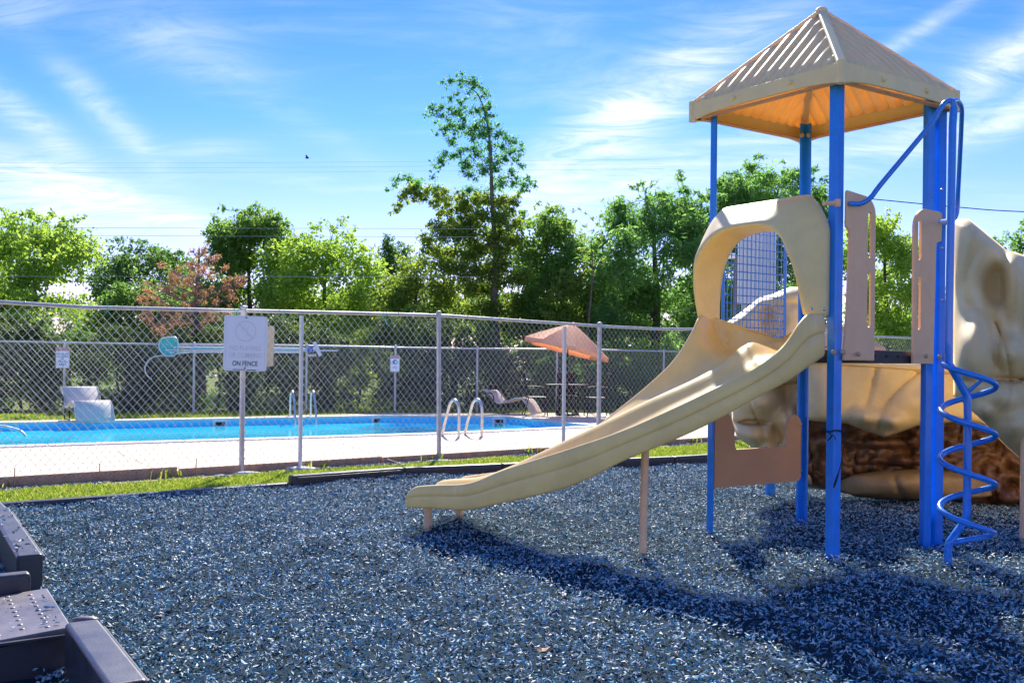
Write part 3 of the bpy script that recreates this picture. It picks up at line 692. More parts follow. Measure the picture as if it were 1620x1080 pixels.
part(MB().tube([at(1303, 322, 5.86), at(1322, 321, 5.90)], .014, 10).box(at(1325, 321, 5.90), (.028, .03, .045)), 'bracket', M['pink'], SL, smooth=40)
for (x, y) in ((1284, 488), (1304, 489)):
    part(MB().ball(at(x, y, 5.77), .011, 8, 5), 'bolt', M['steel'], SL, smooth=180)

# ------------------------------------------------------------------ slide chute
ST = [  # near rim, near bottom (same distance), ridge, far rim
 ((1310, 496, 5.93), (1307, 562), (1222, 553, 6.36), (1122, 500, 6.76)),
 ((1280, 499, 5.73), (1288, 583), (1205, 545, 6.27), (1104, 500, 6.62)),
 ((1246, 545, 5.65), (1249, 606), (1186, 541, 6.18), (1092, 524, 6.53)),
 ((1200, 582, 5.60), (1200, 630), (1150, 570, 6.10), (1066, 566, 6.50)),
 ((1140, 611, 5.60), (1142, 664), (1100, 598, 6.07), (1028, 604, 6.52)),
 ((1067, 646, 5.65), (1067, 698), (1030, 630, 6.12), (978, 645, 6.59)),
 ((989, 680, 5.77), (989, 730), (960, 664, 6.23), (925, 685, 6.74)),
 ((905, 709, 5.96), (885, 770), (880, 702, 6.42), (858, 717, 6.92)),
 ((800, 742, 6.27), (803, 796), (805, 737, 6.70), (800, 742, 7.13)),
 ((742, 764, 6.47), (742, 808), (758, 753, 6.87), (768, 748, 7.28)),
 ((690, 767, 6.64), (690, 806), (718, 756, 7.02), (745, 751, 7.39)),
 ((636, 770, 6.81), (634, 803), (684, 760, 7.15), (727, 754, 7.48))]
NS = 66
NR = catmull([at(*s[0]) for s in ST], NS); NBt = catmull([at(s[1][0], s[1][1], s[0][2]) for s in ST], NS)
RG = catmull([at(*s[2]) for s in ST], NS); FR = catmull([at(*s[3]) for s in ST], NS)
def slide_mesh():
    mb = MB(); cols = 0
    for k in range(NS+1):
        u = k/NS; n, b, r, f = NR[k], NBt[k], RG[k], FR[k]
        q = (f-n); q.z = 0; q.normalize()                       # across, towards the far side
        ridge_h = .012+.10*min(1, u*6)*(1-.25*u)
        fn = r.z-ridge_h if u > .12 else min(r.z-ridge_h, 1.352)
        if u < .12: fn = max(fn, 1.33-u*.4)
        fz = fn
        endk = max(0, (u-.955)/.045); er = math.sqrt(max(0, 1-endk*endk))   # rounded lip at the exit
        rim = .052
        def pt(base, dq, z): p = base+q*dq; return Vector((p.x, p.y, z))
        hn = n.z-b.z; mid = lambda a: b.z+hn*a
        row = [pt(n, .05, b.z+.012), pt(n, .012, b.z), pt(n, -.004, b.z+.012), pt(n, -.002, mid(.48)), pt(n, .001, mid(.52)), pt(n, .006, mid(.55)), pt(n, .001, mid(.58)), pt(n, -.004, mid(.62)), pt(n, -.002, mid(.80)), pt(n, .005, mid(.95)), pt(n, .018, n.z), pt(n, .034, n.z), pt(n, rim, n.z-.012)]
        w_n = (r-n); w_n.z = 0; Wn = w_n.length; w_f = (f-r); w_f.z = 0; Wf = w_f.length
        def lp(a, c, tt, z): p = a.lerp(c, tt); return Vector((p.x, p.y, z))
        nb = pt(n, rim, 0)
        row += [lp(nb, r, .10, fz+(n.z-fz)*.45), lp(nb, r, .22, fz+(n.z-fz)*.10), lp(nb, r, .40, fz), lp(nb, r, .58, fz+.002), lp(nb, r, .74, fz+(r.z-fz)*.30), lp(nb, r, .88, r.z-(r.z-fz)*.18), lp(r, r, 0, r.z)]
        fb = pt(f, -.045, 0)
        row += [lp(r, fb, .12, r.z-(r.z-fz)*.18), lp(r, fb, .26, fz+(r.z-fz)*.30), lp(r, fb, .42, fz+.002), lp(r, fb, .60, fz), lp(r, fb, .78, fz+(f.z-fz)*.12), lp(r, fb, .90, fz+(f.z-fz)*.45), pt(f, -.045, f.z-.012), pt(f, -.03, f.z), pt(f, -.014, f.z), pt(f, 0, f.z-.015)]
        row += [pt(f, 0, fz-.03), pt(f, -.05, fz-.045), lp(r, r, 0, fz-.05), pt(n, .10, max(b.z+.02, fz-.05))]
        if endk > 0:   # close the mouth: pull every height towards the bottom
            for i_, p in enumerate(row):
                lo = b.z+.0; p.z = lo+(p.z-lo)*(.35+.65*er)
        mb.v += [tuple(p) for p in row]; cols = len(row)
    for i in range(NS):
        for j in range(cols): mb.f.append((i*cols+j, (i+1)*cols+j, (i+1)*cols+(j+1) % cols, i*cols+(j+1) % cols))
    mb.f += [tuple(range(cols)), tuple(reversed(range(NS*cols, (NS+1)*cols)))]
    return mb
ch = part(slide_mesh(), 'chute', M['slide'], SL, smooth=75)
md = ch.modifiers.new('s', 'SUBSURF'); md.levels = 1; md.render_levels = 1
# raised trim strip along the near outer face
g1 = gr(676, 846); g2_ = gr(727, 822, .04); g3 = gr(1016, 882)
part(MB().tube([(g1.x-.005, g1.y+.02, -.1), (g1.x, g1.y+.06, .22)], .030, 14), 'support_leg', M['pink'], SL, smooth=40)
part(MB().tube([(g2_.x, g2_.y, -.1), (g2_.x+.0, g2_.y-.02, .24)], .030, 14), 'support_leg', M['pink'], SL, smooth=40)
tp = at(1021, 712, g3.y+.03)
part(MB().tube([(g3.x, g3.y, -.1), tuple(tp+Vector((0, 0, .05)))], .025, 14), 'support_leg', M['pink'], SL, smooth=40)

# ------------------------------------------------------------------ corkscrew climber with its hand loops
K = thing('corkscrew_climber', 'blue corkscrew climber with spiral rung round a bent pole', 'climber', (2.75, 5.86, 0), 0, 'play structure pieces')
Yk = 5.9
pole = [at(1500, 905, 5.86), at(1500, 868, 5.86), at(1506, 852, 5.86), at(1524, 826, Yk), at(1529, 812, Yk), at(1530, 780, Yk), at(1531, 650, Yk), at(1530, 628, Yk), at(1522, 612, Yk), at(1501, 574, Yk), at(1500, 560, Yk), at(1501, 540, Yk), at(1507, 200, Yk), at(1509, 170, Yk)]
pole[0].z = -.15
part(MB().tube(catmull(pole[:6], 30)+catmull(pole[6:10], 20)+[pole[11], pole[12], pole[13]], .0235, 14), 'pole', M['blue_tube'], K, smooth=40)
loop1 = catmull([at(1343, 322, 5.99), at(1362, 322, 5.97), at(1378, 312, 5.96), at(1395, 290, 5.95), at(1470, 200, 5.91), at(1484, 178, 5.90), at(1495, 163, 5.90), at(1505, 160, Yk), at(1510, 170, Yk)], 60)
part(MB().tube(loop1, .0165, 12), 'hand_rail', M['blue_tube'], K, smooth=60)
loop2 = catmull([at(1490, 351, 6.44), at(1500, 352, 6.44), at(1513, 340, 6.44), at(1516, 300, 6.40), at(1521, 200, 6.15), at(1521, 170, 6.05), at(1513, 159, 5.97), at(1507, 160, 5.9)], 50)
part(MB().tube(loop2, .0145, 12), 'hand_rail', M['blue_tube'], K, smooth=60)
part(MB().tube([at(1488, 351, 6.35), at(1503, 350, 5.93)], .017, 10), 'bracket', M['blue_tube'], K, smooth=40)
ax0 = at(1531, 700, Yk); rh = .158; hx = []
z_top = at(1497, 576, Yk).z; z_bot = at(1500, 846, Yk).z
turns = 3.5; n = 150
for i in range(n+1):
    t = i/n; a = math.pi + 2*math.pi*turns*t
    rr = rh
    hx.append((ax0.x+rr*math.cos(a)-.0, ax0.y+rr*math.sin(a)*.9-.02*0, z_top+(z_bot-z_top)*t))
part(MB().tube(hx, .0185, 12), 'spiral_rung', M['blue_tube'], K, smooth=60)
part(MB().tube([at(1529, 622, Yk), at(1556, 598, Yk-.03)], .012, 8), 'spoke', M['blue_tube'], K, smooth=60)
part(MB().tube([at(1505, 858, Yk), hx[-1]], .0185, 8), 'spoke', M['blue_tube'], K, smooth=60)
# cord tied round the front post
Cd = thing('cord', 'dark cord knotted round the front blue post, its end hanging', 'cord', (A_.x, A_.y, .8))
mb = MB(); z = at(1325, 682, 5.95).z; r = .058; c = A_+Vector((.005, .035, 0))
mb.tube([(c.x+r*math.cos(t)*1.0, c.y+r*math.sin(t)*1.1, z+.006*math.sin(t*3)) for t in np.linspace(0, 2*math.pi, 24)], .005, 6, False)
part(mb, 'loop', M['darkmetal'], Cd, smooth=60)
part(MB().tube(catmull([at(1337, 683, 5.94), at(1336, 700, 5.92), at(1330, 735, 5.92), at(1319, 771, 5.92)], 14), [.003]*11+[.004, .007, .007, .005], 6), 'hanging_end', M['darkmetal'], Cd, smooth=60)
part(MB().tube(catmull([at(1312, 684, 5.93), at(1316, 690, 5.92), at(1309, 697, 5.92), at(1318, 688, 5.91), at(1322, 696, 5.91)], 12), .003, 6), 'knot', M['darkmetal'], Cd, smooth=60)

# ------------------------------------------------------------------ rock climber
RK = thing('rock_climber', 'moulded tan plastic rock climber with holes behind the tower', 'rock climber', (3.2, 8.2, 0), 0, 'play structure pieces')
def rock(name, xs, tops, bots, Yd, bumps, mt, nx=70, ny=70, amp=.06, sc=2.2, seed=0, edge=.16, curl=.35, ridged=False):
    "sheet between a top and a bottom line, its rim rolled back; bumps = (x, y, rx, ry, metres towards the viewer)"
    mb = MB(); xa = np.linspace(xs[0], xs[-1], nx+1)
    for i, x in enumerate(xa):
        yt = np.interp(x, xs, tops); yb = np.interp(x, xs, bots); u = i/nx
        for j in range(ny+1):
            v = j/ny; y = yt+(yb-yt)*v
            m = min(u, 1-u, v, 1-v)/edge; roll = (1-math.sqrt(max(0, 1-(1-min(1, m))**2)))*curl
            Yl = Yd(x) if callable(Yd) else Yd
            p = at(x, y, Yl); q = Vector((p.x*sc, p.z*sc, seed))
            if ridged: nz = (.5-abs(noise.noise(q)))*1.1+(.4-abs(noise.noise(q*2.3+Vector((3, 1, 2)))))*.7+(.3-abs(noise.noise(q*5+Vector((7, 1, 2)))))*.3
            else: nz = noise.noise(q)+.45*noise.noise(q*2.1+Vector((5, 2, 1)))
            n3 = noise.noise(Vector((p.x*1.5*sc/2, p.z*1.2*sc/2, seed+7))); dsp = amp*nz*1.25-.04*math.exp(-(n3/.045)**2)
            for (bx, by, rx, ry, h) in bumps:
                e = ((x-bx)/rx)**2+((y-by)/ry)**2
                if e < 6: dsp += h*(math.exp(-e**1.15) if h > 0 else 1/(1+math.exp((e-.8)*5)))
            mb.v.append(tuple(at(x, y, Yl-dsp+roll)))
    for i in range(nx):
        for j in range(ny):
            a = i*(ny+1)+j; mb.f.append((a, a+1, a+ny+2, a+ny+1))
    return part(mb, name, mt, RK, smooth=180, solid=.025)
rock('rock_panel', [1511, 1532, 1560, 1590, 1640, 1700, 1780, 1850], [350, 349, 372, 397, 412, 440, 520, 600], [625, 640, 668, 700, 745, 775, 790, 790], lambda x: 6.75+(x-1511)*.0009,
     [(1606, 440, 16, 60, .24), (1576, 452, 25, 36, -.13), (1634, 505, 22, 55, -.14), (1545, 560, 34, 58, .34), (1534, 390, 24, 50, .10), (1548, 505, 12, 40, .08), (1600, 560, 22, 26, .28), (1590, 628, 34, 22, .28), (1610, 672, 24, 22, .2), (1555, 652, 22, 13, .16), (1520, 520, 10, 90, .05), (1575, 600, 60, 7, -.10), (1574, 540, 12, 44, -.07), (1700, 560, 60, 90, .2)],
     M['rock'], 100, 100, .055, 2.0, 3, .08, .22)
rock('rock_wall', [1272, 1290, 1340, 1400, 1450, 1520, 1600], [566, 568, 570, 572, 574, 580, 600], [660, 664, 668, 690, 672, 665, 680], 7.95,
     [(1300, 630, 22, 40, .06), (1385, 662, 40, 12, .2), (1360, 655, 14, 10, .12), (1415, 668, 14, 9, .14), (1430, 640, 30, 20, .07), (1475, 630, 20, 30, .08), (1340, 600, 60, 40, .02)], M['rock'], 70, 40, .03, 2.6, 9, .12, .12)
rock('cave_wall', [1262, 1300, 1380, 1450, 1540, 1640, 1750], [650, 650, 655, 660, 640, 640, 650], [768, 772, 785, 788, 796, 806, 820], 8.55,
     [(1300, 700, 25, 14, .2), (1345, 672, 20, 18, .2), (1400, 700, 40, 6, .2), (1440, 728, 50, 5, .2)], M['rock_dark'], 150, 70, .16, 3.0, 21, .1, .25, True)
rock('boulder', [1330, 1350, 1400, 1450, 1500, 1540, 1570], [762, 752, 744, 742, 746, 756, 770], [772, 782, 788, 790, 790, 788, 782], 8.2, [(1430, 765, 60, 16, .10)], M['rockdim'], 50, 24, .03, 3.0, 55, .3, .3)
rock('boulder', [1160, 1168, 1185, 1215, 1255, 1285], [640, 615, 598, 585, 570, 566], [668, 690, 702, 722, 752, 768], 8.45,
     [(1205, 635, 24, 18, .22), (1248, 662, 16, 22, .20), (1190, 668, 26, 7, -.16), (1200, 688, 24, 10, .12), (1262, 610, 14, 30, .14), (1228, 690, 12, 20, -.12)], M['rock'], 60, 60, .08, 3.0, 33, .14, .35)
rock('rock_panel', [1140, 1150, 1175, 1203, 1222, 1238, 1252, 1268], [545, 512, 494, 472, 468, 460, 456, 456], [600, 605, 606, 606, 606, 606, 606, 606], 8.25,
     [(1211, 500, 14, 17, -.09), (1180, 520, 22, 20, .08), (1240, 520, 14, 60, .06), (1235, 470, 16, 10, .04)], M['rock'], 60, 60, .035, 3.0, 41, .12, .25)
e1 = gr(1218, 787); part(MB().box((e1.x, e1.y, .55), (.075, .06, 1.4)), 'support_post', M['blue'], RK, bevel=.006)
e2 = gr(1618, 858); part(MB().tube([(e2.x, e2.y, -.1), (e2.x, e2.y, 1.15)], .022, 12), 'support_leg', M['pink'], RK, smooth=40)
part(MB().prism([at(1276, 566, 7.9), at(1600, 590, 7.9), at(1640, 640, 8.9), at(1262, 640, 8.9)], (0, 0, -.03)), 'shade_slab', M['rock'], RK, bevel=.01)  # hidden slab added from wall top to cave back to shade the cave

# ------------------------------------------------------------------ near fence
def fpt(X, z, o=0): return Vector((X+.613*o, FENCE(X)-.79*o, z))
NF = thing('chain_link_fence', 'tall galvanised chain link fence between the playground and the pool', 'fence', (0, 13.06, 0))
TOPZ = [(-7.5, 1.80), (-5.2, 1.79), (-4.4, 1.765), (-3.0, 1.80), (-2.5, 1.815), (-.95, 1.85), (.7, 1.815), (1.29, 1.80), (2.4, 1.795), (3.2, 1.83), (8, 1.83), (16, 1.83)]
def topz(X): return float(np.interp(X, [p[0] for p in TOPZ], [p[1] for p in TOPZ]))
def xat(px):  # X on the fence line seen at column px
    k = (px-810)/FPX; return 13.06*k/(1-.776*k)
def weave(mb, pf, x0, x1, z0, ztop, pitch, r, step, nseg=7, wob=.004):
    H = 1.75; ux = 1/math.hypot(1, .776)
    L = (x1-x0)/ux; k = int((L+H)/pitch)
    for sgn in (1, -1):
        for i in range(k):
            s0 = i*pitch-(H if sgn > 0 else 0); pts = []
            for j in range(nseg+1):
                h = H*j/nseg; s = s0+sgn*h*.86*(1 if True else 1)+random.uniform(-wob, wob)
                if s < 0 or s > L: continue
                X = x0+s*ux; z = z0+h*((ztop(X)-z0)/H)
                pts.append(pf(X, z+random.uniform(-wob, wob)*.5, .028*.0+sgn*r))
            if len(pts) > 1: mb.tube(pts, r, 4, False)
mb = MB(); weave(mb, lambda X, z, o: fpt(X, z, o+.03), -7.4, 15.5, .04, lambda X: topz(X)-.02, .088, .0023, .1)
tag(part(mb, 'wire_mesh', M['wire'], NF), kind='stuff')
mb = MB(); mb.tube([fpt(X, topz(X), 0) for X in np.arange(-7.5, 15.6, .35)], .021, 10); part(mb, 'top_rail', M['galv'], NF, smooth=40)
posts = [(-7.0, .030, 'galv', 1.81, 0), (xat(384), .030, 'galv', 1.83, 0), (xat(473.5), .024, 'galv_white', 1.78, .05), (xat(696), .030, 'galv', 1.88, 0), (xat(889), .027, 'galv_white', 1.78, .05), (xat(948), .033, 'galv', 1.83, 0), (3.6, .03, 'galv', 1.84, 0), (6.2, .03, 'galv', 1.84, 0), (9, .03, 'galv', 1.84, 0), (12, .03, 'galv', 1.84, 0)]
for i, (X, r, mm, zt, o) in enumerate(posts):
    lean = -.02 if i == 3 else 0
    pp = part(MB().tube([fpt(X, -.1, o), fpt(X+lean, zt-.01, o)], r, 14), 'post', M[mm], NF, smooth=40)
    if mm == 'galv':
        sub(MB().ball(fpt(X+lean, zt+.005, 0), r*1.25, 10, 6, (1, 1, .7)), 'cap', M['galv'], pp, smooth=180)
        for z in (.35, .75, 1.15, 1.5): sub(MB().tube([fpt(X, z-.004, o), fpt(X, z+.004, o)], r+.004, 12), 'tie_wire', M['wire'], pp, smooth=40)
for px in (168, 374, 448, 603, 608, 775, 868, 953, 1032):
    X = xat(px); z = topz(X); c = fpt(X, z, .03); mb = MB()
    mb.tube([c+Vector((0, 0, .022)), c+Vector((.012, -.012, 0)), c+Vector((-.008, -.01, -.035)), c+Vector((.016, -.01, -.05 if px != 608 else -.15))], .005, 5)
    part(mb, 'tie', M['teal'], NF)
for X in np.arange(-6.9, 10, .42):   # rail ties
    z = topz(X); mb = MB(); mb.tube([fpt(X, z-.03, .02), fpt(X, z+.01, .026), fpt(X, z+.026, 0), fpt(X+.02, z, -.024)], .0028, 4); part(mb, 'rail_tie', M['wire'], NF)
# boards along its foot
for i in range(9):
    X0 = -7.6+i*2.0; x1 = X0+1.99; zt = .09 if i < 2 else .072 if i == 2 else .055
    a, b = fpt(X0, 0, .0), fpt(x1, 0, .0); bo = MB(); seg_box(bo, (a.x, a.y), (b.x, b.y), .045, -.05, zt-.004*i % .01)
    lab = ['brown board at the foot of the fence beyond the left edge', 'brown weathered board at the left end of the fence foot', 'brown board under the fence left of the white sign', 'brown board under the fence between the sign post and the white post',
           'brown board under the fence left of the leaning post', 'brown board under the fence right of the pool ladder post', 'brown board under the fence behind the slide', 'brown board under the fence left of the counter panel', 'brown board under the fence behind the rock climber'][i]
    tag(bo.build('foot_board', M['board'], bevel=.006), lab, 'board', 'boards along the fence foot')
for px in (24, 158, 310):   # stakes
    X = xat(px); c = fpt(X, 0, .04); mb = MB().tube([(c.x, c.y, -.05), (c.x, c.y, .17)], .006, 6)
    tag(mb.build('stake', M['board'], smooth=60), {24: 'rusty stake at the far left of the fence board', 158: 'rusty stake nailed at the fence board left of the stone', 310: 'rusty stake beside the fence sign post'}[px], 'stake', 'rusty stakes at the fence board')
# flat stones at post feet
for (x, y, sx, sy, lab) in ((394, 747, .17, .05, 'pale flat stone right of the sign post foot'), (474, 739, .22, .07, 'pale concrete collar round the white post foot'), (352, 752, .1, .04, 'small pale stone left of the sign post foot'), (700, 728, .2, .05, 'concrete collar round the leaning post foot')):
    p = gr(x, y); tag(MB().ball((p.x, p.y-.02, -.012), 1, 12, 7, (sx, sy, .028)).build('stone', M['coping'], smooth=50), lab, 'stone', 'stones at the fence posts')

# ------------------------------------------------------------------ signs
def text(body, size, loc, m, parent, rz, ang=0, name='lettering', bold=0, sx=1):
    cu = bpy.data.curves.new(name, 'FONT'); cu.body = body; cu.size = size; cu.align_x = 'CENTER'; cu.align_y = 'CENTER'; cu.extrude = .0008; cu.offset = bold
    cu.materials.append(m); o = bpy.data.objects.new(name, cu); COL.objects.link(o); o.parent = parent
    bpy.context.view_layer.update(); me = bpy.data.meshes.new_from_object(o.evaluated_get(bpy.context.evaluated_depsgraph_get())); bpy.data.objects.remove(o)
    o = bpy.data.objects.new(name, me); COL.objects.link(o); o.parent = parent
    o.location = loc; o.rotation_euler = (R(90), ang, rz); o.scale = (sx, 1, 1); return o
def rrect(w_, h_, r, n=5): return arc(w_/2-r, h_/2-r, r, 0, 90, n)+arc(-w_/2+r, h_/2-r, r, 90, 180, n)+arc(-w_/2+r, -h_/2+r, r, 180, 270, n)+arc(w_/2-r, -h_/2+r, r, 270, 360, n)
def ring(outer, inner, y, t=.0012):
    n = len(outer); mb = MB()
    for yy in (y, y+t): mb.v += [(a, yy, b) for a, b in outer]+[(a, yy, b) for a, b in inner]
    for i in range(n):
        j = (i+1) % n; mb.f += [(i, j, n+j, n+i), (2*n+i, 3*n+i, 3*n+j, 2*n+j), (i, 2*n+i, 2*n+j, j), (n+i, n+j, 3*n+j, 3*n+i)]
    return mb
def sign(name, label, center, w_, h_, rz, base, tilt=0, r=.03):
    t = thing(name, label, 'sign', center, rz); t.rotation_euler = (0, R(tilt), rz)
    pts = rrect(w_, h_, r)
    p = MB().prism([(a, 0, b) for a, b in pts], (0, .004, 0)).build('plate', base, None); p.parent = t
    return t
c = at(388.5, 543, 10.5); fz_ = math.atan2(.776, 1)
s1 = sign('fence_sign', 'white faded sign reading NO PLAYING OR CLIMBING ON FENCE on the near fence', c, .465, .61, .36, M['sign'], 1.0)
def child(mb, name, m, par, **kw): o = mb.build(name, m, None, **kw); o.parent = par; return o
child(ring(rrect(.425, .585, .022), rrect(.417, .577, .019), -.0015), 'border', M['fade'], s1)
def circ(r, cx=0, cz=0, n=28): return [(cx+r*math.cos(2*math.pi*i/n), cz+r*math.sin(2*math.pi*i/n)) for i in range(n)]
child(ring(circ(.112, 0, .135), circ(.104, 0, .135), -.0015), 'emblem_ring', M['fade'], s1)
mb = MB()
for pts in ([(-.06, .20), (-.03, .17), (-.045, .13)], [(-.03, .17), (.01, .15), (.03, .19)], [(.01, .15), (.02, .10), (-.01, .07)], [(.02, .10), (.06, .08), (.075, .05)], [(-.02, .21), (-.01, .195)], [(.04, .05), (.03, .02)], [(-.08, .215), (.08, .055)], [(.05, .10), (.045, .06)]):
    mb.tube([(a, -.0012, b) for a, b in pts], .0035, 4)
child(mb, 'emblem_figure', M['fade'], s1)
text('NO PLAYING', .072, (0, -.0015, -.055), M['fade'], s1, 0, sx=.80, bold=.0008)
text('OR CLIMBING', .072, (0, -.0015, -.135), M['fade'], s1, 0, sx=.80, bold=.0008)
text('ON FENCE', .075, (0, -.0015, -.225), M['ink'], s1, 0, sx=.75, bold=.0006)
for z in (.285, -.272): child(MB().ball((0, -.003, z), .009, 8, 5), 'bolt', M['darkmetal'], s1, smooth=180)
child(MB().box((-.065, -.001, -.292), (.13, .003, .008)).box((.07, -.001, -.294), (.10, .003, .008)), 'bottom_strap', M['ink'], s1)
s1b = sign('sign_back', 'tan back of a second sign hung behind the white fence sign', at(418, 547, 10.98), .22, .47, .36, M['sign_back'], 1.5, .02)
def small_sign(center, w_, h_, label, circ_=False):
    t = sign('pool_sign', label, center, w_, h_, 0, M['sign'], 0, .02); tag(t, group='pool rule signs on the far fence')
    child(ring(rrect(w_-.006, h_-.006, .018), rrect(w_-.03, h_-.03, .012), -.0015), 'border', M['pinkrim'], t)
    child(MB().box((0, -.001, h_/2-.045), (w_-.04, .003, .06)), 'header', M['red'], t)
    text('WARNING' if circ_ else 'ATTENTION', .048, (0, -.0035, h_/2-.046), M['white'], t, 0, sx=.8 if circ_ else .9, bold=.001)
    if circ_:
        child(ring(circ(.055, 0, .04), circ(.032, .012, .035), -.0015), 'emblem', M['blueink'], t)
        child(MB().box((-.02, -.0015, .02), (.03, .002, .045)), 'emblem_figure', M['blueink'], t)
        for z in (-.075, -.10): child(MB().box((0, -.001, z), (.12, .002, .01)), 'text_line', M['pinkrim'], t)
        text('DANGER', .04, (0, -.0015, -.135), M['pinkrim'], t, 0) if False else None
    else:
        for s_, z, k in (('NO GLASS', .085, .055), ('ALLOWED', .03, .055), ('IN', -.02, .05), ('POOL', -.08, .07), ('AREA', -.145, .07)):
            text(s_, k, (0, -.0015, z), M['blueink'], t, 0, bold=.0008)
    return t
RF = [(-16, 19.2), (-11.2, 20.6), (-2.85, 22.95), (3.3, 24.6), (14, 27.4)]
def rfy(X): return float(np.interp(X, [p[0] for p in RF], [p[1] for p in RF]))
def rx(px):
    X = 0
    for _ in range(12): X = (px-810)/FPX*rfy(X)
    return X
X = rx(102); small_sign((X, rfy(X)-.09, at(102, 566, rfy(X)).z), .31, .46, 'red topped NO GLASS sign above the left lounge chair')
X = rx(625.5); small_sign((X, rfy(X)-.09, at(625.5, 575, rfy(X)).z), .235, .40, 'red topped warning sign with blue disc on the middle far post', True)

# ------------------------------------------------------------------ far fence
FF = thing('chain_link_fence', 'lower chain link fence in front of the trees beyond the pool', 'fence', (0, 23.7, 0))
def rpt(X, z, o=0): return Vector((X, rfy(X)-o, z))
mb = MB(); weave(mb, lambda X, z, o: rpt(X, z, o), -13.5, 13.0, .04, lambda X: 1.56, .115, .0032, .1, 4, .003)
tag(part(mb, 'wire_mesh', M['wire_old'], FF), kind='stuff')
part(MB().tube([rpt(X, 1.585+.008*math.sin(X*.9), 0) for X in np.arange(-14, 13.6, .8)], .022, 8), 'top_rail', M['galv'], FF, smooth=40)
for px in (-60, 102, 307, 485, 625.5, 755, 881, 1050, 1175, 1320, 1480):
    X = rx(px); pp = part(MB().tube([rpt(X, -.1), rpt(X, 1.60)], .028, 10), 'post', M['galv'], FF, smooth=40)
    sub(MB().ball(rpt(X, 1.61), .036, 8, 5), 'cap', M['galv'], pp, smooth=180)

# ------------------------------------------------------------------ poolside things
# skimmers in the far wall
far_edge = [(-9.4, 17.4), (-2.94, 20.95), (-.1, 21.1), (1.62, 18.35)]
for px, lab in ((349, 'left pool skimmer opening with white frame'), (598, 'middle pool skimmer opening with white frame'), (790, 'right pool skimmer opening with white frame')):
    best = None
    k = (px-810)/FPX
    for a, b in zip(far_edge, far_edge[1:]):
        for t_ in np.linspace(0, 1, 400):
            p = Vector(a).lerp(Vector(b), t_); e = abs(p.x/p.y-k)
            if best is None or e < best[0]: best = (e, p, (Vector(b)-Vector(a)).normalized())
    p, d = best[1], best[2]; q = Vector((d.y, -d.x)); t = thing('pool_skimmer', lab, 'skimmer', (p.x+q.x*.012, p.y+q.y*.012, -.06), math.atan2(d.y, d.x), 'skimmers in the far pool wall')
    hb = child(ring(rrect(.30, .20, .01, 2), rrect(.19, .08, .01, 2), -.012, .02), 'frame', M['white'], t)
    child(MB().box((0, .0, 0), (.19, .006, .08)), 'opening', M['grille'], t)
# ladders
def ladder(label, base, dirx, h, gap, reach, drop):
    t = thing('pool_ladder', label, 'pool ladder', base, 0, 'pool ladders'); d = Vector(dirx).normalized(); s = Vector((-d.y, d.x, 0))
    for k in (-.5, .5):
        o_ = s*(gap*k)
        pts = catmull([o_+Vector((0, 0, 0)), o_+Vector((0, 0, h*.72)), o_+d*.05+UP*h*.93, o_+d*.15+UP*h, o_+d*.26+UP*h*.93, o_+d*.34+UP*h*.72, o_+d*reach+UP*.0, o_+d*(reach+.03)-UP*drop], 40)
        child(MB().tube(pts, .024, 12), 'hand_rail', M['chrome'], t, smooth=60)
        child(MB().tube([o_-UP*.01, o_+UP*.012], .05, 14), 'foot_plate', M['chrome'], t, smooth=40)
    for z in (-.35, -.6): child(MB().box(d*(reach+.03)+UP*z, (.09, gap, .03), (d, s, UP)), 'step', M['white'], t, bevel=.005)
    return t
b = gr(744, 691, .03); ladder('pool ladder with steel handrails on the near pool edge', (b.x, b.y, .03), (-.62, .9, 0), .60, .44, .52, .6)
b = gr(477, 659, .03); ladder('pool ladder with steel handrails on the far pool edge', (b.x, b.y-.1, .03), (.42, -.9, 0), .56, .44, .5, .6)
hr = thing('hand_rail', 'grey steel rail curving into the pool at the left edge', 'hand rail', tuple(at(0, 676, 15.6)))
part(MB().tube(catmull([at(-60, 690, 14.9), at(-40, 674, 15.0), at(0, 674, 15.2), at(22, 678, 15.3), at(34, 683, 15.3), at(41, 690, 15.3)], 30), .022, 10), 'tube', M['galv'], hr, smooth=60)
# lounge chairs
def lounger(label, base, rz, wide=.62, pillow=False, back=.62, flip=1):
    t = thing('lounge_chair', label, 'lounge chair', base, rz, 'pale sling lounge chairs beyond the pool')
    # side profile (along y, z): head to foot, lounging towards -y
    prof = catmull([Vector((0, .78*1, .02+back)), Vector((0, .62, .46+.02)), Vector((0, .42, .26)), Vector((0, .18, .30)), Vector((0, -.10, .39)), Vector((0, -.30, .30)), Vector((0, -.48, .02))], 30)
    mb = MB()
    for p in prof: mb.v += [(-wide/2, p.y, p.z), (wide/2, p.y, p.z)]
    mb.f = [(2*i, 2*i+1, 2*i+3, 2*i+2) for i in range(len(prof)-1)]
    child(mb, 'sling', M['lounge'], t, smooth=180, solid=.018)
    for s in (-1, 1):
        child(MB().tube([p+Vector((s*(wide/2+.012), 0, 0)) for p in prof], .014, 8), 'side_frame', M['lounge'], t, smooth=60)
        child(MB().tube([(s*wide/2, .44, .27), (s*wide/2, .50, .02), (s*wide/2, .1, .015), (s*wide/2, .14, .28)], .012, 8), 'leg', M['darkmetal'], t, smooth=60)
        child(MB().tube(catmull([(s*(wide/2+.02), .64, .50), (s*(wide/2+.03), .52, .46), (s*(wide/2+.03), .48, .30)], 10), .014, 8), 'armrest', M['darkmetal'], t, smooth=60)
    if pillow: child(MB().box((0, .66, .62), (wide*.8, .10, .13)), 'pillow', M['darkmetal'], t, bevel=.04, seg=3)
    return t
b = gr(132, 667, .03); lounger('pale sling lounge chair beyond the left end of the pool', (b.x-.05, b.y+.35, .03), R(38), .66)
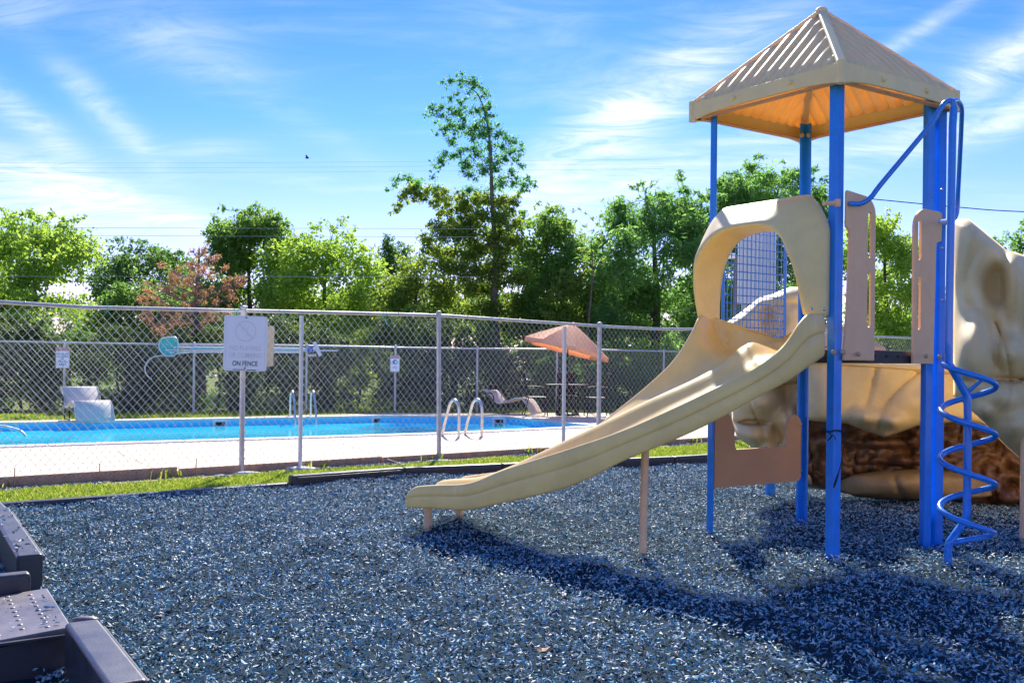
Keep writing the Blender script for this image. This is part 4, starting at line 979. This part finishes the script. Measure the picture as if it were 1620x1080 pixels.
b = gr(828, 655, .03); lounger('pale sling lounge chair with dark pillow beside the umbrella table', (b.x-.12, b.y+.1, .03), R(66), .6, True, .55)
# umbrellas
def umbrella(label, base, tilt, az, rad=1.0, zc=2.0):
    t = thing('patio_umbrella', label, 'umbrella', base, 0, 'peach patio umbrellas by the pool')
    child(MB().tube([(0, 0, .04), (0, 0, zc-.25)], .02, 10), 'pole', M['darkmetal'], t, smooth=40)
    child(MB().tube([(0, 0, 0), (0, 0, .05), (0, 0, .09)], [.24, .22, .05], 18), 'base', M['darkmetal'], t, smooth=40)
    Mx = Matrix.Translation((0, 0, zc-.25)) @ Matrix.Rotation(az, 4, 'Z') @ Matrix.Rotation(tilt, 4, 'Y')
    mb = MB(); ns = 8; ap = Mx @ Vector((0, 0, .52)); nr = 6; rings = []
    mb.v.append(tuple(ap)); sgm = 4
    for j in range(1, nr+1):
        f = j/nr
        for k in range(ns*sgm):
            a = 2*math.pi*k/(ns*sgm); ph = (k % sgm)/sgm; scal = 1-.06*math.sin(ph*math.pi)*f
            rr = rad*f*scal*math.cos(math.pi/ns)/math.cos(((a+1e-6) % (2*math.pi/ns))-math.pi/ns); zz = .52-.56*f**1.15-.03*math.sin(ph*math.pi)*f*0
            mb.v.append(tuple(Mx @ Vector((rr*math.cos(a), rr*math.sin(a), zz))))
    q = ns*sgm; mb.f += [(0, 1+k, 1+(k+1) % q) for k in range(q)]
    mb.f += [(1+(j-1)*q+k, 1+j*q+k, 1+j*q+(k+1) % q, 1+(j-1)*q+(k+1) % q) for j in range(1, nr) for k in range(q)]
    # valance hangs from the rim
    nb = len(mb.v); mb.v += [tuple(Vector(mb.v[1+(nr-1)*q+k])-UP*.0+(Mx.to_3x3() @ Vector((0, 0, -.10)))) for k in range(q)]
    mb.f += [(1+(nr-1)*q+k, nb+k, nb+(k+1) % q, 1+(nr-1)*q+(k+1) % q) for k in range(q)]
    cp = child(mb, 'canopy', M['umbrella'], t, smooth=25, solid=.004)
    for k in range(ns):
        a = 2*math.pi*k/ns; rb = MB().tube([Mx @ Vector((0, 0, .48)), Mx @ Vector((rad*.95*math.cos(a), rad*.95*math.sin(a), -.03))], .008, 5).build('rib', M['darkmetal']); rb.parent = cp
    child(MB().ball(Mx @ Vector((0, 0, .54)), .035, 8, 5), 'finial', M['umbrella'], t, smooth=180)
    child(MB().tube([Vector((0, 0, zc-.30)), Mx @ Vector((0, 0, .5))], .018, 8), 'tilt_pole', M['darkmetal'], t, smooth=40)
    return t
ub = gr(897, 657, .03)
umbrella('tilted peach patio umbrella over the dark table', tuple(ub), R(14), R(8), 1.02, at(897, 532, ub.y).z)
ub2 = Vector((8.35, 24.6, .03)); umbrella('peach patio umbrella glimpsed between the slide hood and front post', tuple(ub2), R(4), 0, 1.35, 2.05)
def table(label, base):
    t = thing('patio_table', label, 'table', base, 0, 'dark patio tables')
    child(MB().tube([(0, 0, .69), (0, 0, .72)], .50, 26), 'tabletop', M['darkmetal'], t, smooth=40)
    for k in range(4):
        a = math.pi/4+k*math.pi/2; child(MB().tube([(.16*math.cos(a), .16*math.sin(a), .68), (.12*math.cos(a), .12*math.sin(a), .35), (.36*math.cos(a), .36*math.sin(a), 0)], .014, 6), 'leg', M['darkmetal'], t, smooth=60)
    return t
def pchair(label, base, rz):
    t = thing('patio_chair', label, 'chair', base, rz, 'dark patio chairs round the umbrella table')
    child(MB().box((0, 0, .42), (.46, .46, .03)), 'seat', M['darkmetal'], t, bevel=.01)
    child(MB().box((0, .25, .72), (.44, .025, .55), (Vector((1, 0, 0)), Vector((0, .97, -.2)).normalized(), Vector((0, .2, .97)).normalized())), 'backrest', M['darkmetal'], t, bevel=.01)
    for sx in (-1, 1):
        child(MB().tube([(sx*.22, -.2, .42), (sx*.23, -.24, 0)], .013, 6), 'leg', M['darkmetal'], t, smooth=60)
        child(MB().tube([(sx*.22, .2, .42), (sx*.23, .3, 0)], .013, 6), 'leg', M['darkmetal'], t, smooth=60)
        child(MB().tube(catmull([(sx*.24, .26, .66), (sx*.25, .0, .67), (sx*.25, -.2, .62), (sx*.23, -.22, .42)], 12), .013, 6), 'armrest', M['darkmetal'], t, smooth=60)
    return t
table('dark round patio table under the tilted peach umbrella', tuple(ub))
pchair('dark patio chair left of the umbrella table', (ub.x-.72, ub.y-.05, .03), R(95))
pchair('dark patio chair right of the umbrella table, seen side on', (ub.x+.66, ub.y-.1, .03), R(-85))
pchair('dark patio chair behind the umbrella table', (ub.x+.05, ub.y+.75, .03), R(5))
table('dark patio table under the peach umbrella behind the tower', tuple(ub2))
# pool tools hung on the far fence
def fy(px): X = rx(px); return rfy(X)-.1
PT = thing('pool_poles', 'bundle of white and blue pool poles hung along the far fence', 'pool poles', tuple(at(380, 552, fy(380))))
for (x0, y0, x1, y1, r, m_) in ((275, 549, 505, 552, .026, 'white'), (300, 551, 500, 553.5, .02, 'polelight'), (262, 553.5, 534, 554.5, .017, 'white'), (268, 557, 480, 557.5, .017, 'white')):
    part(MB().tube([at(x0, y0, fy(x0)), at((x0+x1)/2, (y0+y1)/2-.5, fy((x0+x1)/2)), at(x1, y1, fy(x1))], r, 8), 'pole', M[m_], PT, smooth=60)
NT = thing('skimmer_net', 'teal leaf net at the left end of the pool poles', 'pool net', tuple(at(267, 549, fy(267))))
cN = at(267, 549, fy(267)-.05); mb = MB(); n = 20; ou = [(-16, 0), (-15, -8), (-10, -14), (0, -16), (10, -16), (14, -12), (15, 0), (14, 9), (8, 14), (-4, 14), (-11, 9)]
pts = [at(267+a, 549+b, fy(267)-.05) for a, b in ou]; cc = cN+Vector((0, .14, 0)); mb.v = [tuple(p) for p in pts]+[tuple((p+cc)/2+Vector((0, .06, 0))) for p in pts]+[tuple(cc)]
k = len(pts); mb.f = [(i, (i+1) % k, k+(i+1) % k, k+i) for i in range(k)]+[(k+i, k+(i+1) % k, 2*k) for i in range(k)]
part(mb, 'net', M['teal'], NT, smooth=180, solid=.01)
part(MB().tube(pts+[pts[0]], .016, 6), 'frame', M['white'], NT, smooth=60)
HK = thing('rescue_hook', 'curved white rescue hook hanging left of the teal net', 'rescue hook', tuple(at(240, 575, fy(240))))
part(MB().tube(catmull([at(310, 556, fy(310)), at(270, 561, fy(270)), at(250, 563, fy(250)), at(238, 567, fy(240)), at(230, 578, fy(240)), at(230, 588, fy(240)), at(234, 595, fy(240)), at(240, 600, fy(240))], 30), .013, 7), 'hook', M['white'], HK, smooth=60)
VH = thing('pool_brush', 'white pool brush and vacuum head at the right end of the poles', 'pool brush', tuple(at(497, 553, fy(497))))
part(MB().tube([at(497, 541, fy(497)), at(507, 563, fy(497))], .045, 8), 'brush_bar', M['white'], VH, smooth=60)
part(MB().box(at(491, 552, fy(491)-.05), (.12, .1, .14)), 'clamp', M['blueink'], VH, bevel=.01)
part(MB().box(at(494, 562, fy(494)-.05), (.18, .1, .06)), 'vacuum_head', M['galv'], VH, bevel=.01)

# ------------------------------------------------------------------ trees
def leaves(C, Rr, dens, size, droop=.25, asp=.5, shell=.5):
    "leaf faces spread through clumps"
    C = np.array(C, float); Rr = np.array(Rr, float); dens = dens*1.3; size = size*.86; nl = np.maximum(10, (dens*Rr**2).astype(int)); idx = np.repeat(np.arange(len(C)), nl); N = len(idx)
    d = rng.normal(size=(N, 3)); d /= np.linalg.norm(d, axis=1)[:, None]
    # twig-like tufts: snap directions a little towards a few per-clump sprays
    rad = Rr[idx]*(shell+(1.12-shell)*rng.random(N)**.6)
    spr = rng.normal(size=(len(C), 9, 3)); spr /= np.linalg.norm(spr, axis=2)[:, :, None]
    pick = spr[idx, rng.integers(0, 9, N)]; d = d*.62+pick*.62; 
    P = C[idx]+d*rad[:, None]*np.array([1, 1, .8])
    L = size*rng.uniform(.55, 1.4, N); a = d*.5+rng.normal(size=(N, 3))*.6; a[:, 2] -= droop; a /= np.linalg.norm(a, axis=1)[:, None]
    b = np.cross(a, rng.normal(size=(N, 3))); b /= np.linalg.norm(b, axis=1)[:, None]; c = np.cross(a, b)
    L_, W_ = L[:, None]/2, (L*asp)[:, None]/2
    V = np.stack([P-a*L_, P+b*W_+c*W_*.3, P+a*L_, P-b*W_+c*W_*.3], 1).reshape(-1, 3)
    F = np.arange(N*4).reshape(N, 4); return V, F
def limbs(mb, pts, tr, r0, up=.35):
    "each clump hangs on the nearest clump nearer the trunk, or on the trunk itself"
    def axis(p): return min((math.hypot(p.x-q.x, p.y-q.y), i) for i, q in enumerate(tr))[0]
    order = sorted(pts, key=lambda p: min((p-q).length for q in tr)); done = [(q, r0*(1-.8*i/len(tr))*.45) for i, q in enumerate(tr)]
    cand = list(done)
    for p in order:
        best = min(cand, key=lambda c: (c[0]-p).length+(.9*max(0, c[0].z-p.z)))
        st, rs = best; m1 = st.lerp(p, .35)+Vector((random.uniform(-.06, .06), random.uniform(-.06, .06), -.04)); m2 = st.lerp(p, .7)+Vector((random.uniform(-.05, .05), random.uniform(-.05, .05), .03))
        re = max(.004, rs*.62); mb.tube([st, m1, m2, p], [min(rs, .05), rs*.8 if rs < .05 else .04, rs*.7 if rs < .05 else .03, re if re < .03 else .02], 4, False); cand.append((p, min(re, .02)))
DK = {'tree': 2.5, 'shrub': 2.0, 'sapling': 1.6}
def tree(name, label, px, Yt, skyline, mt, base_y=None, spread=1.0, n=46, rr=(.35, .62), leaf=.13, dens=330, bark='bark', cat='tree', group='trees beyond the pool fence', low=600, trunk_r=.12, clumps=None, asp=.5, droop=.25, branches=True, shell=.5, top_px=None, thin=0):
    "skyline: (x, y) of the crown's upper edge; low: how far down the crown reaches"
    if cat == 'tree' and Yt < 34: Yt *= 1.2; rr = (rr[0]*1.2, rr[1]*1.2); leaf *= 1.17; dens /= 1.44; trunk_r *= 1.15
    s = FPX/Yt; g = at(px, 573, Yt); base = Vector((g.x, Yt, -.03)); t = thing(name, label, cat, tuple(base), 0, group)
    C, Rd = [], []
    if clumps:
        for (x, y, r) in clumps:
            dy = random.uniform(-1, 1)*min(1.2, max(.25, r/s*1.6)); p = at(x, y, Yt); C.append((p.x, Yt+dy, p.z)); Rd.append(r/s*(1.0 if cat == 'sapling' else 1.45))
            if cat != 'sapling':
                for k_ in range(3): C.append((p.x+random.uniform(-.35, .35), Yt+dy+random.uniform(-.4, .4), p.z+random.uniform(-.25, .25))); Rd.append(r/s*.8)
    else:
        xs = [p[0] for p in skyline]; ys = [p[1] for p in skyline]; x0, x1 = xs[0], xs[-1]; hw = (x1-x0)/2/s
        for k in range(n):
            r = random.uniform(*rr); rp = r*s
            x = random.uniform(x0+rp*.6, x1-rp*.6); yt = np.interp(x, xs, ys)+rp*.75
            f = random.random()**1.25; y = yt+(low-yt)*f
            q = 1-((x-(x0+x1)/2)/((x1-x0)/2))**2; dy = random.uniform(-1, 1)*hw*spread*math.sqrt(max(.08, q))
            if f < .15: dy *= .5
            p = at(x, y, Yt); C.append((p.x, Yt+dy, p.z)); Rd.append(r)
    if not clumps:
        for k in range(int(n*.8)):
            r = random.uniform(.11, .24); x = random.uniform(x0+.02*(x1-x0), x1-.02*(x1-x0)); yt = np.interp(x, xs, ys)
            y = yt+random.uniform(-10, 16) if k % 3 else random.uniform(yt, low)
            if k % 3 == 0:
                e_ = random.uniform(.03, .14)*(x1-x0); x = x0+e_ if random.random() < .5 else x1-e_; y = random.uniform(np.interp(x, xs, ys), low)
            p = at(x, y, Yt); C.append((p.x, Yt+random.uniform(-.5, .5)*hw*spread, p.z)); Rd.append(r)
    V, F = leaves(C, Rd, dens*DK[cat]*(1 if not clumps or cat == 'sapling' else 1.5), leaf*1.12, droop, asp, shell)
    V = V-np.array(base); np_mesh('crown', V, F, mt, t)
    top = max(c[2] for c in C); tx = top_px if top_px is not None else px
    mb = MB(); H = top*.85; lean = at(tx, 573, Yt).x-base.x
    tr = [Vector((lean*f**1.2+.06*math.sin(f*7+px), .05*math.cos(f*5), H*f)) for f in np.linspace(0, 1, 10)]
    tr = [v+Vector((0, 0, 0)) for v in tr]
    mb.tube(tr, [trunk_r*(1-.85*f)+.008 for f in np.linspace(0, 1, 10)], 9)
    if branches: limbs(mb, [Vector(c)-base for c in C], tr, trunk_r)
    mb.build('trunk', M[bark], t, smooth=60); return t
tree('leafy_tree', 'bright yellow green leafy tree at the left edge', 55, 27, [(-70, 400), (-40, 372), (0, 350), (20, 343), (60, 350), (110, 348), (135, 372), (148, 430), (150, 480)], M['leaf_bright'], n=75, low=560, leaf=.14, dens=360)
tree('leafy_tree', 'dark green tree between the yellow green tree and the rusty pine', 205, 32, [(150, 470), (160, 420), (180, 393), (215, 385), (250, 388), (285, 395), (310, 420)], M['leaf_dark'], n=60, low=590, rr=(.4, .7), leaf=.14)
tree('leafy_tree', 'rounded green tree with pointed sprigs behind the rusty pine', 395, 28, [(328, 430), (332, 365), (350, 345), (372, 338), (400, 342), (412, 332), (440, 348), (458, 372), (470, 430)], M['leaf_mid'], n=80, low=590, leaf=.135, dens=360)
tree('leafy_tree', 'bright green tree right of the pointed tree, white sky gaps in it', 515, 27, [(415, 440), (425, 400), (450, 385), (475, 372), (505, 365), (530, 368), (550, 363), (570, 378), (590, 410), (605, 450)], M['leaf_bright'], n=82, low=585, leaf=.13, dens=330)
tree('dark_conifer', 'narrow dark conifer peeking up between the bright tree and the tall tree', 613, 36, [(596, 450), (604, 395), (613, 378), (622, 400), (628, 450)], M['leaf_dark'], n=26, rr=(.3, .45), low=520, leaf=.12, dens=420)
tree('dark_conifer', 'second narrow dark conifer, right of the first and slightly lower', 636, 37, [(622, 450), (630, 398), (637, 385), (646, 402), (656, 450)], M['leaf_dark'], n=26, rr=(.3, .45), low=520, leaf=.12, dens=420)
tree('leafy_tree', 'olive green low tree left of the tall leaning tree', 655, 26, [(588, 500), (600, 455), (630, 425), (655, 405), (680, 400), (705, 420), (725, 470)], M['leaf_olive'], n=62, low=600, leaf=.12, dens=350, rr=(.32, .52))
tree('leafy_tree', 'bushy green tree right of the tall leaning tree', 865, 27, [(800, 420), (812, 365), (830, 345), (855, 332), (880, 340), (905, 362), (922, 400), (935, 460)], M['leaf_mid'], n=78, low=590, leaf=.13, dens=350)
tree('leafy_tree', 'olive tree with orange tinged leaves in front of the feathery tree', 925, 25.5, [(860, 500), (880, 440), (915, 420), (950, 425), (985, 450), (1000, 500)], M['leaf_olive'], n=52, low=575, leaf=.12, dens=320, rr=(.3, .5))
# tall leaning tree, its clumps placed one by one
tall = [(700, 133, 6), (712, 130, 9), (728, 128, 9), (744, 130, 10), (758, 138, 10), (768, 150, 10), (774, 163, 9), (742, 145, 9), (722, 150, 8), (765, 172, 9), (730, 162, 9), (712, 158, 6),
        (672, 178, 5), (684, 174, 8), (697, 172, 9), (710, 170, 9), (700, 186, 9), (688, 190, 6), (722, 178, 10), (716, 196, 11), (703, 204, 10), (690, 212, 5), (712, 222, 8), (735, 190, 10), (746, 182, 10),
        (752, 198, 12), (768, 190, 10), (776, 205, 11), (760, 214, 13), (742, 212, 12), (728, 208, 10), (788, 196, 6), (786, 220, 10), (774, 230, 11), (748, 232, 10), (730, 236, 9), (716, 232, 7), (718, 246, 9), (704, 250, 9), (700, 262, 9), (688, 262, 6),
        (733, 252, 12), (740, 262, 11), (756, 250, 11), (772, 252, 11), (800, 222, 10), (812, 226, 10), (824, 236, 8), (808, 240, 10), (794, 236, 9), (818, 252, 6), (798, 256, 9), (782, 268, 12), (764, 272, 11), (745, 282, 10), (810, 270, 9), (826, 268, 6), (838, 282, 8), (846, 292, 6), (828, 292, 10), (812, 290, 11), (796, 292, 11), (778, 294, 12),
        (752, 300, 11), (738, 296, 8), (622, 292, 7), (630, 282, 9), (645, 280, 9), (658, 284, 10), (664, 296, 10), (652, 304, 10), (640, 312, 8), (632, 322, 6), (625, 330, 5), (664, 312, 9), (676, 302, 9), (690, 300, 9), (686, 284, 6), (700, 310, 9), (690, 318, 9), (712, 316, 8), (728, 310, 8),
        (735, 318, 10), (722, 330, 12), (742, 328, 12), (760, 318, 12), (780, 318, 12), (798, 316, 12), (812, 312, 7), (700, 332, 9), (715, 348, 13), (738, 350, 15), (690, 362, 12), (676, 378, 12), (700, 374, 14), (722, 372, 15), (745, 376, 16), (765, 345, 14), (785, 342, 14), (802, 338, 13), (768, 368, 15),
        (790, 365, 15), (812, 358, 12), (690, 395, 13), (712, 400, 15), (738, 402, 17), (762, 398, 17), (785, 392, 16), (808, 385, 14), (705, 425, 14), (730, 430, 16), (755, 428, 17), (780, 425, 17), (800, 415, 16), (720, 455, 15), (745, 460, 17), (770, 458, 18), (795, 450, 17), (815, 440, 15), (740, 490, 15), (765, 490, 16), (790, 485, 16), (815, 480, 16), (700, 470, 14), (730, 520, 14), (800, 515, 15), (825, 520, 14), (770, 520, 10)]
tree('tall_tree', 'tallest tree, sparse crown leaning left above all others', 787, 26, None, M['leaf_olive'], clumps=[c for c in tall if c[1] > 300], leaf=.105, dens=520, trunk_r=.20, top_px=778, asp=.5, shell=.2, bark='greybark')
tt = [o for o in bpy.data.objects if o.name.startswith('tall_tree')][0]
def tall_top():
    C = []; Rd = []; s = FPX/31.2
    for (x, y, r) in tall:
        if y <= 300:
            p = at(x, y, 31.2); C.append((p.x, 31.2+random.uniform(-.6, .6)*min(1, (y-100)/150), p.z)); Rd.append(r/s*1.35)
            for k in range(2): C.append((p.x+random.uniform(-.28, .28), C[-1][1], p.z+random.uniform(-.2, .22))); Rd.append(r/s*.7)
    V, F = leaves(C, Rd, 1500, .115, .2, .42, .0); V -= np.array(tt.location); np_mesh('crown_top', V, F, M['leaf_blue'], tt)
    tr = catmull([at(787, 440, 31.2), at(779, 330, 31.2), at(776, 240, 31.2), at(770, 190, 31.2), at(756, 150, 31.2), at(735, 135, 31.2)], 30); mb = MB()
    mb.tube(tr, [.085-.0026*i for i in range(31)], 7)
    limbs(mb, [Vector(c) for c in C], tr, .06)
    part(mb, 'leader', M['greybark'], tt, smooth=60)
tall_top()
# rusty pine: bare limbs with rust tufts
def rusty():
    Yt = 24.3; g = at(317, 573, Yt); base = Vector((g.x, Yt, -.03)); s = FPX/Yt
    t = thing('rusty_pine', 'half dead pine with rust brown needles and bare grey limbs', 'tree', tuple(base), 0, 'trees beyond the pool fence')
    tips = [(298, 395), (312, 402), (285, 415), (330, 398), (255, 418), (262, 430), (268, 445), (245, 450), (238, 462), (228, 478), (222, 470), (248, 472), (270, 462), (290, 432), (300, 445), (280, 452), (318, 420), (340, 408), (350, 422), (345, 440), (360, 438), (372, 448), (355, 458), (340, 470), (325, 452), (310, 462), (295, 470), (262, 485), (275, 498), (248, 500), (300, 490), (330, 490), (350, 480), (370, 470), (378, 440), (290, 510), (265, 515), (240, 520), (310, 508), (340, 505), (232, 492), (285, 482), (365, 495), (255, 535), (300, 530), (325, 520), (275, 540), (350, 530), (225, 505), (335, 430), (305, 425)]
    mb = MB(); top = at(312, 392, Yt)-base; tr = [Vector((.0, 0, 0)).lerp(top, f)+Vector((.04*math.sin(f*8), .03*math.cos(f*6), 0)) for f in np.linspace(0, 1, 12)]
    mb.tube(tr, [.14*(1-.9*f)+.008 for f in np.linspace(0, 1, 12)], 10); C = []; Rd = []
    for (x, y) in tips:
        p = at(x, y, Yt)-base; p.y = random.uniform(-1, 1)*max(.15, 1.1-abs(p.x)*.5); h = max(.12, (p.z-.42*math.hypot(p.x, p.y))/top.z); i = min(10.9, h*11); st = tr[int(i)].lerp(tr[int(i)+1], i-int(i))
        md_ = st.lerp(p, .55)+Vector((0, 0, -.05)); mb.tube([st, md_, p], [.028*(1.2-h), .015, .006], 5, False)
        for k in range(3):
            q = md_.lerp(p, random.random())+Vector([random.uniform(-.25, .25) for _ in range(3)]); mb.tube([md_.lerp(p, .2+.2*k), q], [.008, .004], 4, False); C.append(q+base); Rd.append(random.uniform(.05, .13))
        C.append(p+base); Rd.append(random.uniform(.10, .20))
    mb.build('trunk', M['greybark'], t, smooth=60)
    V, F = leaves(C, Rd, 2600, .10, .3, .22, .1); V -= np.array(base); np_mesh('needles', V, F, M['leaf_rust'], t)
    C2 = [at(random.uniform(230, 300), random.uniform(420, 500), Yt+.6) for _ in range(14)]
    V, F = leaves(C2, [.16]*14, 1200, .09, .3, .3, .1); V -= np.array(base); np_mesh('green_needles', V, F, M['leaf_mid'], t)
rusty()
# feathery trees
def feathery(label, px, Yt, skyline, n, low, mt, **kw):
    tree('feathery_tree', label, px, Yt, skyline, mt, n=n, low=low, rr=(.35, .62), leaf=.19, asp=.26, dens=420, droop=.35, trunk_r=.16, shell=.35, **kw)
feathery('feathery green tree just left of the slide hood', 1035, 25, [(925, 430), (945, 375), (968, 345), (985, 310), (1012, 302), (1040, 300), (1068, 292), (1095, 305), (1120, 300), (1145, 330)], 88, 535, M['leaf_fern'])
feathery('feathery green tree rising behind the tower posts', 1215, 26.5, [(1110, 380), (1128, 300), (1150, 282), (1175, 265), (1205, 262), (1230, 270), (1262, 268), (1290, 285), (1310, 330), (1320, 380)], 95, 560, M['leaf_fern'])
tree('leafy_tree', 'yellow green tree seen between the two peach entrance panels', 1400, 29, [(1320, 400), (1345, 360), (1372, 335), (1400, 345), (1430, 352), (1450, 400), (1470, 440)], M['leaf_bright'], n=62, low=580, leaf=.13, dens=340)
tree('leafy_tree', 'green tree top showing above the rock climber at the right edge', 1650, 30, [(1570, 430), (1585, 375), (1605, 360), (1650, 345), (1700, 360), (1740, 420)], M['leaf_fern'], n=60, low=580, leaf=.14, dens=300)
tree('leafy_tree', 'low green tree filling behind the rock climber', 1530, 33, [(1440, 480), (1470, 450), (1520, 440), (1570, 450), (1600, 480)], M['leaf_mid'], n=44, low=580, leaf=.14, dens=300, rr=(.5, .8))
sap = [(905, 335, 5), (915, 332, 4), (925, 338, 5), (938, 345, 5), (945, 355, 4), (912, 350, 5), (926, 358, 6), (938, 366, 5), (950, 340, 4), (918, 372, 5), (930, 380, 6), (944, 385, 5), (922, 392, 6), (936, 398, 6), (950, 375, 4), (928, 412, 7), (942, 415, 6), (905, 365, 4), (960, 395, 4), (955, 412, 5), (930, 428, 8)]
tree('sapling', 'thin wispy sapling with scattered leaves left of the feathery tree', 932, 25, None, M['leaf_olive'], clumps=sap, leaf=.075, dens=1000, trunk_r=.03, shell=.1, cat='sapling')
# second row behind, closing the gaps
back = [(-40, 34, [(-120, 470), (-60, 430), (0, 425), (60, 450)], 'dark tree behind the yellow green tree at the left edge'),
        (270, 35, [(170, 470), (220, 440), (300, 430), (370, 440)], 'dark tree filling behind the rusty pine'),
        (480, 36, [(380, 470), (440, 440), (520, 435), (600, 450)], 'dark tree behind the bright green tree'),
        (720, 36, [(600, 490), (660, 460), (740, 450), (820, 470)], 'dark tree behind the tall leaning tree'),
        (960, 36, [(840, 480), (900, 455), (980, 450), (1080, 470)], 'dark tree behind the thin sapling'),
        (1150, 37, [(1040, 470), (1100, 440), (1200, 430), (1300, 450)], 'dark tree behind the slide hood'),
        (1480, 38, [(1340, 490), (1420, 470), (1500, 470), (1600, 500)], 'dark tree behind the right blue post')]
for (px, Yt, sk, lab) in back:
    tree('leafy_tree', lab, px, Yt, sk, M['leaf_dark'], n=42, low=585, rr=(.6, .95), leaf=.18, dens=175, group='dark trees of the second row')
# undergrowth: shrubs along the far fence
sh = [(-40, 'left edge'), (35, 'left of the NO GLASS sign'), (115, 'behind the left lounge chair'), (190, 'right of the left lounge chair'), (258, 'below the rescue hook'), (345, 'right of the rusty pine trunk'), (425, 'behind the near fence sign post'), (500, 'behind the far pool ladder'),
      (570, 'left of the blue disc sign'), (650, 'right of the blue disc sign'), (725, 'left of the tall tree trunk'), (825, 'above the right lounge chair'), (900, 'behind the umbrella pole'), (975, 'right of the dark patio chairs'), (1040, 'at the left flank of the slide')]
kinds = ['leaf_shrub', 'leaf_shrub', 'leaf_dark', 'leaf_shrub', 'leaf_shrub', 'leaf_dark', 'leaf_shrub', 'leaf_shrub', 'leaf_olive', 'leaf_shrub', 'leaf_shrub', 'leaf_shrub', 'leaf_dark', 'leaf_mid', 'leaf_bright']
for i, (px, where) in enumerate(sh):
    Yt = rfy(rx(px))+1.5+(i % 3)*.5; s = FPX/Yt; h = 500+(i*37 % 30)
    if px > 780: h = 550+(i*13 % 14)
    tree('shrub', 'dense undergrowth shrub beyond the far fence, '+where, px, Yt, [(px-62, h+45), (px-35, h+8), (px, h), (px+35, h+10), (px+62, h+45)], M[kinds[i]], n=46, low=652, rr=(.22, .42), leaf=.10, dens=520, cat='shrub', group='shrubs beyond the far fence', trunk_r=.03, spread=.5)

# ------------------------------------------------------------------ far buildings, post, wires, bird
def building(label, x0, x1, Yb, h, lab_group=None):
    t = thing('white_building', label, 'building', ((x0+x1)/2, Yb, 0)); W = x1-x0
    child(MB().box((0, 3, h/2), (W, 6, h)), 'wall', M['wallwhite'], t)
    child(MB().prism([(-W/2-.3, -.3, h), (-W/2-.3, 6.3, h), (-W/2-.3, 3, h+1.2)], (W+.6, 0, 0)), 'roof', M['roofgrey'], t)
    k = int(W/3)
    for i in range(k):
        f = child(MB().box((-W/2+1.5+i*3, -.02, h*.58), (1.1, .05, 1.0)), 'window', M['wallwhite'], t)
        p = MB().box((-W/2+1.5+i*3, -.05, h*.58), (.9, .03, .8)).build('pane', M['grille']); p.parent = f
    return t
building('long white building glimpsed through the trees right of the umbrella', 1.5, 17, 62, 2.3)
def ribbed():
    Yb = 15.5; t = thing('ribbed_panel', 'white ribbed metal panel on posts seen through the blue grid', 'panel', tuple(at(1198, 575, Yb))[:2]+(0,))
    a, b = at(1169, 372, Yb), at(1229, 372, Yb); zt = at(1198, 330, Yb).z; zb = at(1198, 481, Yb).z; c = t.location
    pl = child(MB().box(((a.x+b.x)/2-c.x, .05, (zt+zb)/2), (b.x-a.x, .06, zt-zb)), 'panel_sheet', M['wallwhite'], t, bevel=.01)
    for i in range(9):
        x = a.x-c.x+.03+(b.x-a.x-.06)*i/8; child(MB().box((x, -.0, (zt+zb)/2), (.032, .05, zt-zb-.02)), 'rib', M['wallwhite'], t, bevel=.01)
    for x in (a.x-c.x+.12, b.x-c.x-.12): child(MB().box((x, .12, zb/2+.3), (.07, .07, zb+.7)), 'post', M['galv'], t, bevel=.005)
ribbed()
lp = at(1162, 575, 17.5); t = thing('lamp_post', 'slim grey lamp post with boxy head left of the ribbed panel', 'lamp post', (lp.x, lp.y, 0))
zt = at(1160, 405, 17.5).z
child(MB().box((0, 0, zt/2), (.07, .07, zt)), 'pole', M['greybark'], t, bevel=.005)
child(MB().box((-.12, 0, zt), (.22, .14, .09)), 'lamp_head', M['wallwhite'], t, bevel=.01)
WL = [(362, 45, 'upper of the two bright power lines above the left trees', .014, 0), (373, 45, 'lower of the two bright power lines above the left trees', .014, 2), (440, 45, 'lowest power line crossing in front of the left trees', .016, -2),
      (253, 70, 'topmost of three faint power lines in the sky', .014, -1), (262, 70, 'middle of three faint power lines in the sky', .014, -3), (269, 70, 'lowest of three faint power lines in the sky', .014, -2)]
for (y, Yw, lab, r, tl) in WL:
    if y in (362, 373, 440): Yw = 24.0
    a, b = at(-900, y-4, Yw), at(1050 if y < 300 else 760, y+tl, Yw); pts = [a.lerp(b, f)-UP*(.35*math.sin(f*math.pi)*(0 if Yw < 30 else 1)) for f in np.linspace(0, 1, 24)]
    rr = r*.32 if Yw < 30 else r*.38
    tag(MB().tube(pts, rr, 5).build('power_line', M['wire_old'], smooth=60), lab, 'power line', 'overhead power lines')
pts = [at(1350, 312, 40)+Vector((0, 0, 0)), at(1518, 328, 40), at(1620, 335, 40), at(1900, 345, 40)]
tag(MB().tube(catmull(pts, 30), .022, 5).build('power_line', M['cable'], smooth=60), 'dark power line right of the tower above the rock climber', 'power line', 'overhead power lines')
bp = at(486, 250, 40); t = thing('bird', 'tiny dark bird flying in the blue sky left of the tall tree', 'bird', tuple(bp))
child(MB().ball((0, 0, 0), .045, 8, 6, (2.0, .8, .8)), 'body', M['bird'], t, smooth=180)
for s in (-1, 1): child(MB().add([(-.03, 0, .02), (.05, 0, .02), (.0, s*.16, .10), (-.06, s*.10, .07)], [(0, 1, 2, 3)]), 'wing', M['bird'], t, solid=.006)
print('tris', sum(len(o.data.loops)-2*len(o.data.polygons) for o in bpy.data.objects if o.type == 'MESH'))
